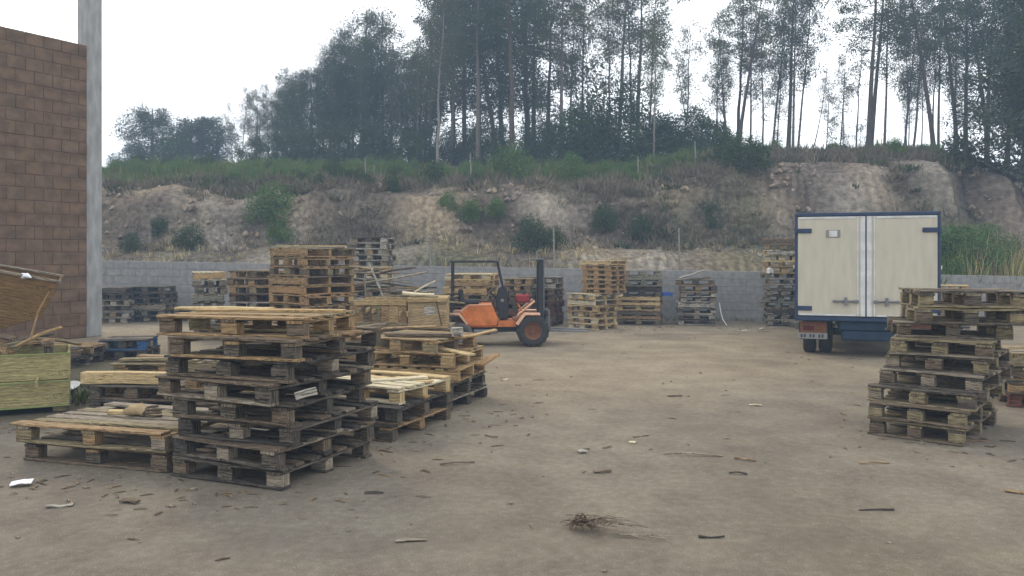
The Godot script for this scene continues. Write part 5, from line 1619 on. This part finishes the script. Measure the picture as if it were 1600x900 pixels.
func build_trees() -> void:
	tree("broad", 1, -21.11, 50.0, 3.88, 0.0, "round pine, leftmost of the rounded crowns by the brick column", "bark_pine", "needles_dark")
	tree("broad", 2, -19.16, 51.0, 3.49, 0.0, "round pine, middle of the rounded crowns right of the column", "bark_pine", "needles_dark")
	tree("broad", 3, -18.05, 52.0, 3.47, 0.0, "round pine, lowest and rightmost of the rounded crowns", "bark_pine", "needles_dark")
	tree("bush", 1, -25.03, 56.0, 2.29, 0.0, "low bush at the foot of the leftmost round pine")
	tree("bush", 2, -18.54, 47.0, 2.06, 0.0, "dark bush between the two leftmost round pines")
	tree("thin", 2, -15.33, 47.0, 4.00, -6.0, "first thin-crowned tree at the low left end of the wood", "bark_grey", "gum_pale")
	tree("gum", 1, -14.64, 46.4, 4.54, 3.0, "second thin-crowned tree at the low left end of the wood", "bark_grey", "needles_olive")
	tree("dense", 4, -13.83, 45.8, 4.23, 2.0, "third thin-crowned tree at the low left end of the wood", "bark_grey", "needles_olive")
	tree("gum", 2, -12.90, 45.2, 4.67, -2.0, "fourth thin-crowned tree at the low left end of the wood", "bark_grey", "gum_leaf")
	tree("dense", 1, -12.06, 44.6, 5.05, 3.0, "fifth thin-crowned tree at the low left end of the wood", "bark_grey", "needles")
	tree("dense", 4, -11.31, 44.0, 5.36, 1.0, "sixth thin-crowned tree at the low left end of the wood", "bark_grey", "needles_dark")
	tree("dense", 1, -13.06, 44.0, 3.07, 1.2, "dense dark pine, first from the left where the wood rises", "bark_pine", "needles_blue")
	tree("dense", 3, -12.77, 46.2, 3.88, 0.1, "dense dark pine, second from the left where the wood rises", "bark_pine", "needles_dark")
	tree("dense", 2, -10.77, 42.4, 4.41, -0.9, "dense dark pine, third from the left where the wood rises", "bark_pine", "needles")
	tree("dense", 1, -10.45, 44.6, 5.45, -1.0, "dense dark pine, fourth from the left where the wood rises", "bark_pine", "needles_dark")
	tree("dense", 3, -8.74, 40.8, 5.66, 1.3, "dense dark pine, fifth from the left where the wood rises", "bark_pine", "needles_dark")
	tree("dense", 3, -8.72, 43.0, 6.75, -1.2, "dense dark pine, sixth from the left where the wood rises", "bark_pine", "needles_dark")
	tree("dense", 3, -8.05, 42.0, 7.19, -0.8, "dark pine, first in the peaked group above the tall brown stack", "bark_pine", "needles")
	tree("dense", 3, -7.68, 43.7, 8.40, 1.4, "dark pine, second in the peaked group above the tall brown stack", "bark_pine", "needles_olive")
	tree("dense", 2, -7.16, 45.4, 8.52, 0.0, "dark pine, third in the peaked group above the tall brown stack", "bark_pine", "needles_blue")
	tree("dense", 1, -5.93, 42.0, 6.12, -0.1, "dark pine, fourth in the peaked group above the tall brown stack", "bark_pine", "needles_dark")
	tree("pine", 3, -5.25, 43.7, 5.64, -2.0, "dark pine, fifth in the peaked group above the tall brown stack", "bark_pine", "needles_blue")
	tree("dense", 3, -4.95, 45.4, 6.31, 0.8, "dark pine, sixth in the peaked group above the tall brown stack", "bark_pine", "needles_blue")
	tree("pine", 3, -3.85, 40.0, 7.32, -0.3, "tall pine, first of the high dark wall of trees above the forklift", "bark_pine", "needles_olive")
	tree("dense", 2, -3.57, 43.2, 9.32, -0.1, "tall pine, second of the high dark wall of trees above the forklift", "bark_pine", "needles_dark")
	tree("dense", 1, -3.21, 46.4, 11.23, -0.6, "tall pine, third of the high dark wall of trees above the forklift", "bark_pine", "needles")
	tree("pine", 3, -2.31, 41.6, 10.49, -1.4, "tall pine, fourth of the high dark wall of trees above the forklift", "bark_pine", "needles_dark")
	tree("dense", 4, -1.85, 44.8, 12.41, 0.1, "tall pine, fifth of the high dark wall of trees above the forklift", "bark_pine", "needles_dark")
	tree("dense", 2, -1.08, 40.0, 9.73, -1.1, "tall pine, sixth of the high dark wall of trees above the forklift", "bark_pine", "needles_dark")
	tree("pine", 2, -0.55, 43.2, 12.24, -1.3, "tall pine, seventh of the high dark wall of trees above the forklift", "bark_pine", "needles_blue")
	tree("dense", 3, 0.00, 46.4, 12.27, 0.4, "tall pine, eighth of the high dark wall of trees above the forklift", "bark_pine", "needles_dark")
	tree("dense", 4, 0.56, 41.6, 11.42, -0.9, "tall pine, ninth of the high dark wall of trees above the forklift", "bark_pine", "needles_dark")
	tree("pine", 2, 1.21, 44.8, 10.73, 0.4, "tall pine, tenth of the high dark wall of trees above the forklift", "bark_pine", "needles_dark")
	tree("dense", 1, 1.68, 40.0, 8.82, 1.2, "tall pine, eleventh of the high dark wall of trees above the forklift", "bark_pine", "needles")
	tree("dense", 1, -12.17, 46.0, 4.19, 0.0, "first dark crown from the left, filling the back of the rising wood", "bark_pine", "needles_blue")
	tree("dense", 2, -10.87, 44.5, 4.90, 0.0, "second dark crown from the left, filling the back of the rising wood", "bark_pine", "needles_dark")
	tree("dense", 3, -10.20, 46.0, 5.40, 0.0, "third dark crown from the left, filling the back of the rising wood", "bark_pine", "needles_blue")
	tree("dense", 4, -9.29, 44.5, 5.63, 0.0, "fourth dark crown from the left, filling the back of the rising wood", "bark_pine", "needles_dark")
	tree("dense", 1, -8.57, 46.0, 6.95, 0.0, "fifth dark crown from the left, filling the back of the rising wood", "bark_pine", "needles_blue")
	tree("dense", 2, -7.52, 44.5, 6.30, 0.0, "sixth dark crown from the left, filling the back of the rising wood", "bark_pine", "needles_dark")
	tree("dense", 3, -6.91, 46.0, 5.75, 0.0, "seventh dark crown from the left, filling the back of the rising wood", "bark_pine", "needles_blue")
	tree("dense", 4, -5.75, 44.5, 5.13, 0.0, "eighth dark crown from the left, filling the back of the rising wood", "bark_pine", "needles_dark")
	tree("dense", 1, -5.25, 46.0, 5.23, 0.0, "ninth dark crown from the left, filling the back of the rising wood", "bark_pine", "needles_blue")
	tree("dense", 2, -4.41, 44.5, 6.30, 0.0, "tenth dark crown from the left, filling the back of the rising wood", "bark_pine", "needles_dark")
	tree("pine", 2, -0.08, 36.0, 10.77, 0.0, "tall straight reddish pine trunk standing before the dark wall of trees", "bark_pine", "needles_blue")
	tree("pine", 3, -1.45, 37.0, 9.44, 0.0, "straight grey trunk left of the reddish one in the dark wood", "bark_grey", "needles")
	tree("gum", 1, -3.04, 37.5, 8.75, 0.0, "pale slim trunk at the left of the dark wall of trees", "bark_pale", "gum_pale")
	tree("gum", 2, -4.28, 38.5, 6.12, 0.0, "slim trunk under the notch in the treetops", "bark_grey", "needles_olive")
	tree("gum", 3, -2.78, 39.0, 8.27, 0.0, "grey slim trunk close right of the pale slim one", "bark_grey", "needles_olive")
	tree("gum", 1, -5.26, 40.0, 5.52, -3.0, "slim leaning trunk left of the notch in the treetops", "bark_grey", "gum_leaf")
	tree("gum", 2, -7.30, 41.0, 6.00, 0.0, "slim trunk inside the peaked group of pines", "bark_grey", "gum_leaf")
	tree("gum", 3, -9.79, 43.0, 4.10, 0.0, "slim trunk low in the rising part of the wood", "bark_grey", "gum_pale")
	tree("pine", 2, 2.28, 38.0, 8.88, 0.0, "first slim trunk from the left against the bright gap right of the mast", "bark_grey", "needles_olive")
	tree("gum", 4, 2.75, 39.8, 8.47, 1.0, "second slim trunk from the left against the bright gap right of the mast", "bark_grey", "gum_leaf")
	tree("gum", 1, 3.28, 41.6, 10.17, 2.0, "third slim trunk from the left against the bright gap right of the mast", "bark_grey", "gum_pale")
	tree("sapling", 1, 3.85, 43.4, 5.52, 0.0, "small lone sapling with a tufted tip in the bright gap")
	tree("gum", 3, 4.28, 38.0, 8.60, -1.0, "fifth slim trunk from the left against the bright gap right of the mast", "bark_grey", "needles_olive")
	tree("pine", 3, 4.93, 39.8, 9.97, 3.0, "sixth slim trunk from the left against the bright gap right of the mast", "bark_grey", "needles")
	tree("gum", 3, 5.81, 41.6, 9.86, -2.0, "seventh slim trunk from the left against the bright gap right of the mast", "bark_grey", "gum_pale")
	tree("pine", 3, 6.29, 43.4, 11.33, 2.0, "eighth slim trunk from the left against the bright gap right of the mast", "bark_grey", "needles")
	tree("gum", 4, 5.94, 38.0, 7.74, 4.0, "ninth slim trunk from the left against the bright gap right of the mast", "bark_grey", "needles_olive")
	tree("gum", 2, 5.67, 34.0, 5.93, 0.5, "pale slim trunk with a light crown, right of the domed bush", "bark_pale", "needles_olive")
	tree("gum", 1, 7.23, 37.0, 6.25, 6.0, "leaning slim tree left of the sparse trees above the truck", "bark_grey", "gum_leaf")
	tree("thin", 3, 8.08, 38.0, 5.46, -8.0, "crooked thin tree behind the bushes left of the truck", "bark_grey", "gum_leaf")
	tree("bush", 1, 4.21, 35.0, 3.48, 0.0, "large domed bush in the middle of the wood", "bark_grey", "shrub_dark")
	tree("bush", 2, 3.38, 36.0, 2.66, 0.0, "dark bush left of the large domed one")
	tree("bush", 3, 2.30, 36.0, 2.25, 0.0, "dark bush under the right end of the dark wood")
	tree("bush", 2, 5.47, 35.5, 2.25, 0.0, "dark bush right of the large domed one")
	tree("bush", 3, 6.44, 35.0, 2.06, 0.0, "broad green-black bush at the right of the undergrowth")
	tree("bush", 1, 7.31, 34.5, 2.16, 0.0, "rounded bush, second from the right end of the undergrowth")
	tree("bush", 2, 7.87, 34.0, 1.59, 0.0, "lowest bush at the right end of the undergrowth")
	tree("bush", 1, -11.42, 38.0, 1.46, 0.0, "dark bush, first from the left in the undergrowth below the dark wood")
	tree("bush", 2, -10.55, 39.0, 1.68, 0.0, "dark bush, second from the left in the undergrowth below the dark wood", "bark_grey", "needles_dark")
	tree("bush", 3, -9.62, 40.0, 1.91, 0.0, "dark bush, third from the left in the undergrowth below the dark wood")
	tree("bush", 1, -7.99, 38.0, 2.03, 0.0, "dark bush, fourth from the left in the undergrowth below the dark wood", "bark_grey", "needles_dark")
	tree("bush", 2, -7.03, 39.0, 1.97, 0.0, "dark bush, fifth from the left in the undergrowth below the dark wood")
	tree("bush", 3, -6.01, 40.0, 2.21, 0.0, "dark bush, sixth from the left in the undergrowth below the dark wood", "bark_grey", "needles_dark")
	tree("bush", 1, -4.57, 38.0, 1.74, 0.0, "dark bush, seventh from the left in the undergrowth below the dark wood")
	tree("bush", 2, -3.52, 39.0, 1.97, 0.0, "dark bush, eighth from the left in the undergrowth below the dark wood", "bark_grey", "needles_dark")
	tree("bush", 3, -2.40, 40.0, 2.21, 0.0, "dark bush, ninth from the left in the undergrowth below the dark wood")
	tree("bush", 1, -1.14, 38.0, 2.17, 0.0, "dark bush, tenth from the left in the undergrowth below the dark wood", "bark_grey", "needles_dark")
	tree("bush", 2, 0.00, 39.0, 2.12, 0.0, "dark bush, eleventh from the left in the undergrowth below the dark wood")
	tree("bush", 3, 1.20, 40.0, 2.36, 0.0, "dark bush, twelfth from the left in the undergrowth below the dark wood", "bark_grey", "needles_dark")
	tree("gum", 1, 10.07, 40.0, 7.32, -3.0, "first slim tree from the left in the sparse row above the truck", "bark_grey", "gum_pale")
	tree("pine", 2, 10.78, 41.0, 8.46, 2.0, "second stout tree from the left in the sparse row above the truck", "bark_pine", "needles_olive")
	tree("gum", 3, 11.18, 40.0, 7.92, 0.0, "third slim tree from the left in the sparse row above the truck", "bark_grey", "gum_leaf")
	tree("pine", 1, 10.45, 38.0, 8.02, 3.2, "fourth stout tree from the left in the sparse row above the truck", "bark_pine", "needles_olive")
	tree("gum", 2, 12.78, 42.0, 9.34, 5.0, "fifth slim tree from the left in the sparse row above the truck", "bark_grey", "gum_pale")
	tree("pine", 3, 12.66, 39.0, 9.15, 1.5, "sixth stout tree from the left in the sparse row above the truck", "bark_pine", "needles_blue")
	tree("gum", 1, 12.73, 38.5, 9.02, 0.5, "seventh slim tree from the left in the sparse row above the truck", "bark_grey", "gum_leaf")
	tree("gum", 2, 13.07, 39.0, 8.27, 4.5, "eighth slim tree from the left in the sparse row above the truck", "bark_grey", "gum_pale")
	tree("thin", 3, 13.33, 38.0, 4.46, 10.0, "ninth thin leaning tree from the left in the sparse row above the truck", "bark_grey", "gum_leaf")
	tree("thin", 1, 15.56, 41.0, 6.00, 7.0, "tenth thin leaning tree from the left in the sparse row above the truck", "bark_grey", "gum_pale")
	tree("thin", 2, 16.08, 40.0, 6.42, 4.0, "eleventh thin leaning tree from the left in the sparse row above the truck", "bark_grey", "gum_leaf")
	tree("pine", 3, 15.22, 36.5, 9.84, 3.2, "twelfth stout tree from the left in the sparse row above the truck", "bark_pine", "needles_olive")
	tree("pine", 1, 16.27, 38.0, 9.74, 0.6, "thirteenth stout tree from the left in the sparse row above the truck", "bark_pine", "needles")
	tree("gum", 2, 16.12, 37.0, 8.89, 2.5, "fourteenth slim tree from the left in the sparse row above the truck", "bark_grey", "gum_pale")
	tree("gum", 1, 18.18, 40.0, 7.62, 4.0, "first slim tree, counting right from the truck roof's right corner", "bark_grey", "gum_pale")
	tree("gum", 2, 17.93, 39.0, 7.69, 5.0, "second slim tree, counting right from the truck roof's right corner", "bark_grey", "gum_pale")
	tree("gum", 3, 19.25, 41.0, 8.46, 3.0, "third slim tree, counting right from the truck roof's right corner", "bark_grey", "needles_olive")
	tree("pine", 1, 17.72, 36.5, 9.30, -2.5, "fourth stout tree, counting right from the truck roof's right corner", "bark_pine", "needles")
	tree("thin", 2, 19.77, 40.0, 7.62, 1.0, "fifth thin tree, counting right from the truck roof's right corner", "bark_grey", "gum_pale")
	tree("gum", 3, 19.51, 39.0, 9.15, 1.5, "sixth slim tree, counting right from the truck roof's right corner", "bark_grey", "gum_leaf")
	tree("pine", 1, 18.85, 37.0, 9.17, 1.0, "seventh stout tree, counting right from the truck roof's right corner", "bark_pine", "needles_olive")
	tree("gum", 2, 21.32, 41.0, 8.46, 0.0, "eighth slim tree, counting right from the truck roof's right corner", "bark_grey", "gum_leaf")
	tree("pine", 3, 19.95, 37.5, 9.31, 0.4, "ninth stout tree, counting right from the truck roof's right corner", "bark_pine", "needles")
	tree("pine", 1, 20.78, 38.0, 8.88, -1.0, "tenth stout tree, counting right from the truck roof's right corner", "bark_pine", "needles")
	tree("dense", 2, 20.23, 36.0, 8.34, 1.0, "eleventh thick-leaved tree, counting right from the truck roof's right corner", "bark_pine", "needles")
	tree("dense", 3, 20.38, 35.0, 8.16, 0.0, "twelfth thick-leaved tree, counting right from the truck roof's right corner", "bark_pine", "needles")
	tree("dense", 1, 20.44, 34.0, 8.49, 0.0, "thirteenth thick-leaved tree, counting right from the truck roof's right corner", "bark_pine", "needles_blue")
	tree("dense", 2, 21.20, 34.0, 8.49, 0.0, "fourteenth thick-leaved tree, counting right from the truck roof's right corner", "bark_pine", "needles_blue")
	tree("sapling", 1, 8.68, 35.0, 1.58, 0.0, "first leafy sapling from the left along the skyline under the sparse trees")
	tree("sapling", 2, 10.41, 36.0, 1.17, 0.0, "second leafy sapling from the left along the skyline under the sparse trees")
	tree("sapling", 3, 11.54, 37.0, 1.38, 0.0, "third leafy sapling from the left along the skyline under the sparse trees")
	tree("sapling", 1, 13.15, 35.0, 1.71, 0.0, "fourth leafy sapling from the left along the skyline under the sparse trees")
	tree("sapling", 2, 14.06, 36.0, 1.31, 0.0, "fifth leafy sapling from the left along the skyline under the sparse trees")
	tree("sapling", 3, 15.15, 37.0, 1.66, 0.0, "sixth leafy sapling from the left along the skyline under the sparse trees")
	tree("sapling", 1, 18.14, 35.0, 1.85, 0.0, "seventh leafy sapling from the left along the skyline under the sparse trees")
	tree("sapling", 2, 19.20, 36.0, 1.58, 0.0, "eighth leafy sapling from the left along the skyline under the sparse trees")
	tree("gum", 2, 10.03, 42.0, 6.66, 2.0, "first slight tree from the left among those standing back behind the stout trunks", "bark_grey", "needles_olive")
	tree("thin", 3, 11.05, 43.0, 5.88, -3.0, "second slight tree from the left among those standing back behind the stout trunks", "bark_grey", "gum_leaf")
	tree("gum", 1, 12.83, 44.0, 7.70, 1.0, "third slight tree from the left among those standing back behind the stout trunks", "bark_grey", "needles_olive")
	tree("gum", 2, 13.00, 42.0, 5.87, 3.0, "fourth slight tree from the left among those standing back behind the stout trunks", "bark_grey", "gum_pale")
	tree("thin", 3, 15.77, 43.0, 4.75, 3.0, "fifth slight tree from the left among those standing back behind the stout trunks", "bark_grey", "gum_leaf")
	tree("thin", 1, 17.26, 44.0, 5.72, -2.0, "sixth slight tree from the left among those standing back behind the stout trunks", "bark_grey", "gum_pale")
	tree("gum", 2, 19.50, 42.0, 5.24, 2.0, "seventh slight tree from the left among those standing back behind the stout trunks", "bark_grey", "gum_leaf")
	tree("thin", 3, 20.61, 43.0, 6.36, -1.0, "eighth slight tree from the left among those standing back behind the stout trunks", "bark_grey", "gum_leaf")
	tree("gum", 1, 23.14, 44.0, 6.22, 0.0, "ninth slight tree from the left among those standing back behind the stout trunks", "bark_grey", "needles_olive")
	tree("broad", 1, 16.7, 25.4, 6.2, 0.0, "big dark tree overhanging the bank at the right edge", "bark_pine", "needles_dark")
	tree("dense", 2, 17.4, 26.4, 9.5, -1.0, "tall dark tree behind the overhanging one at the right edge", "bark_pine", "needles_dark")
	tree("bush", 2, 16.9, 25.2, 2.2, 0.0, "dark bush under the overhanging tree at the right edge", "bark_grey", "shrub_dark")
	tree("dense", 3, 16.4, 26.2, 8.0, 1.0, "dark leafy tree rising over the overhanging one at the right edge", "bark_pine", "needles_dark")
	tree("shrub", 1, -0.07, 29.6, 1.35, 0.0, "roundest dark green shrub on the rim above the forklift", "bark_grey", "shrub_green", "", "shrubs on the bank")
	tree("shrub", 2, 2.14, 29.4, 1.15, 0.0, "green shrub on the rim right of the roundest one", "bark_grey", "shrub_green", "", "shrubs on the bank")
	tree("shrub", 3, -2.68, 29.2, 1.00, 0.0, "dull shrub on the rim left of the roundest one", "bark_grey", "shrub_dark", "", "shrubs on the bank")
	tree("shrub", 2, -7.43, 26.3, 1.30, 0.0, "large green shrub on the bare bank above the brown stacks", "bark_grey", "shrub_green", "", "shrubs on the bank")
	tree("shrub", 3, -7.01, 25.9, 0.80, 0.0, "small bright shrub at the foot of the large green one", "bark_grey", "shrub_green", "", "shrubs on the bank")
	tree("shrub", 1, 0.55, 24.6, 1.00, 0.0, "dark green shrub behind the wall at the forklift mast", "bark_grey", "shrub_dark", "", "shrubs on the bank")
	tree("shrub", 2, 1.16, 24.8, 0.70, 0.0, "smaller dark shrub right of the mast behind the wall", "bark_grey", "shrub_dark", "", "shrubs on the bank")
	tree("shrub", 3, -1.97, 26.2, 0.60, 0.0, "left low green shrub on the bank above the forklift guard", "bark_grey", "shrub_green", "", "shrubs on the bank")
	tree("shrub", 1, -1.27, 26.0, 0.70, 0.0, "middle low green shrub on the bank above the forklift guard", "bark_grey", "shrub_green", "", "shrubs on the bank")
	tree("shrub", 2, -0.49, 26.0, 0.60, 0.0, "right low green shrub on the bank above the forklift guard", "bark_grey", "shrub_green", "", "shrubs on the bank")
	tree("shrub", 2, 2.81, 25.8, 0.80, 0.0, "dark shrub on the bank above the orange stack", "bark_grey", "shrub_dark", "", "shrubs on the bank")
	tree("shrub", 3, 3.85, 25.6, 0.70, 0.0, "dark shrub on the bank above the greenish stack", "bark_grey", "shrub_dark", "", "shrubs on the bank")
	tree("shrub", 1, 5.96, 25.6, 0.80, 0.0, "dark shrub on the bank right of the ragged stack", "bark_grey", "shrub_dark", "", "shrubs on the bank")
	tree("shrub", 2, 7.35, 26.8, 1.20, 0.0, "dark brushy shrub on the bank left of the tall ragged stack", "bark_grey", "shrub_dark", "", "shrubs on the bank")
	tree("shrub", 3, 7.15, 28.4, 1.10, 0.0, "dark brushy shrub at the rim left of the bare cut", "bark_grey", "shrub_dark", "", "shrubs on the bank")
	tree("shrub", 1, -10.83, 26.2, 0.70, 0.0, "dark shrub on the bare bank near the column", "bark_grey", "shrub_dark", "", "shrubs on the bank")
	tree("shrub", 2, -9.69, 25.6, 0.80, 0.0, "grey-green shrub low on the bare bank left of the brown stacks", "bark_grey", "shrub_dark", "", "shrubs on the bank")
	tree("shrub", 3, -11.35, 25.4, 0.60, 0.0, "small shrub low on the bank beside the column", "bark_grey", "shrub_dark", "", "shrubs on the bank")
	tree("bush", 1, 12.23, 23.0, 1.50, 0.0, "tall green bush behind the wall just right of the truck", "bark_grey", "shrub_green", "", "shrubs on the bank")
	tree("bush", 3, 12.99, 23.2, 1.40, 0.0, "green bush behind the wall left of the straw coloured grass", "bark_grey", "shrub_green", "", "shrubs on the bank")
	tree("bush", 2, 12.06, 23.6, 1.30, 0.0, "green bush partly behind the truck's right edge", "bark_grey", "shrub_green", "", "shrubs on the bank")
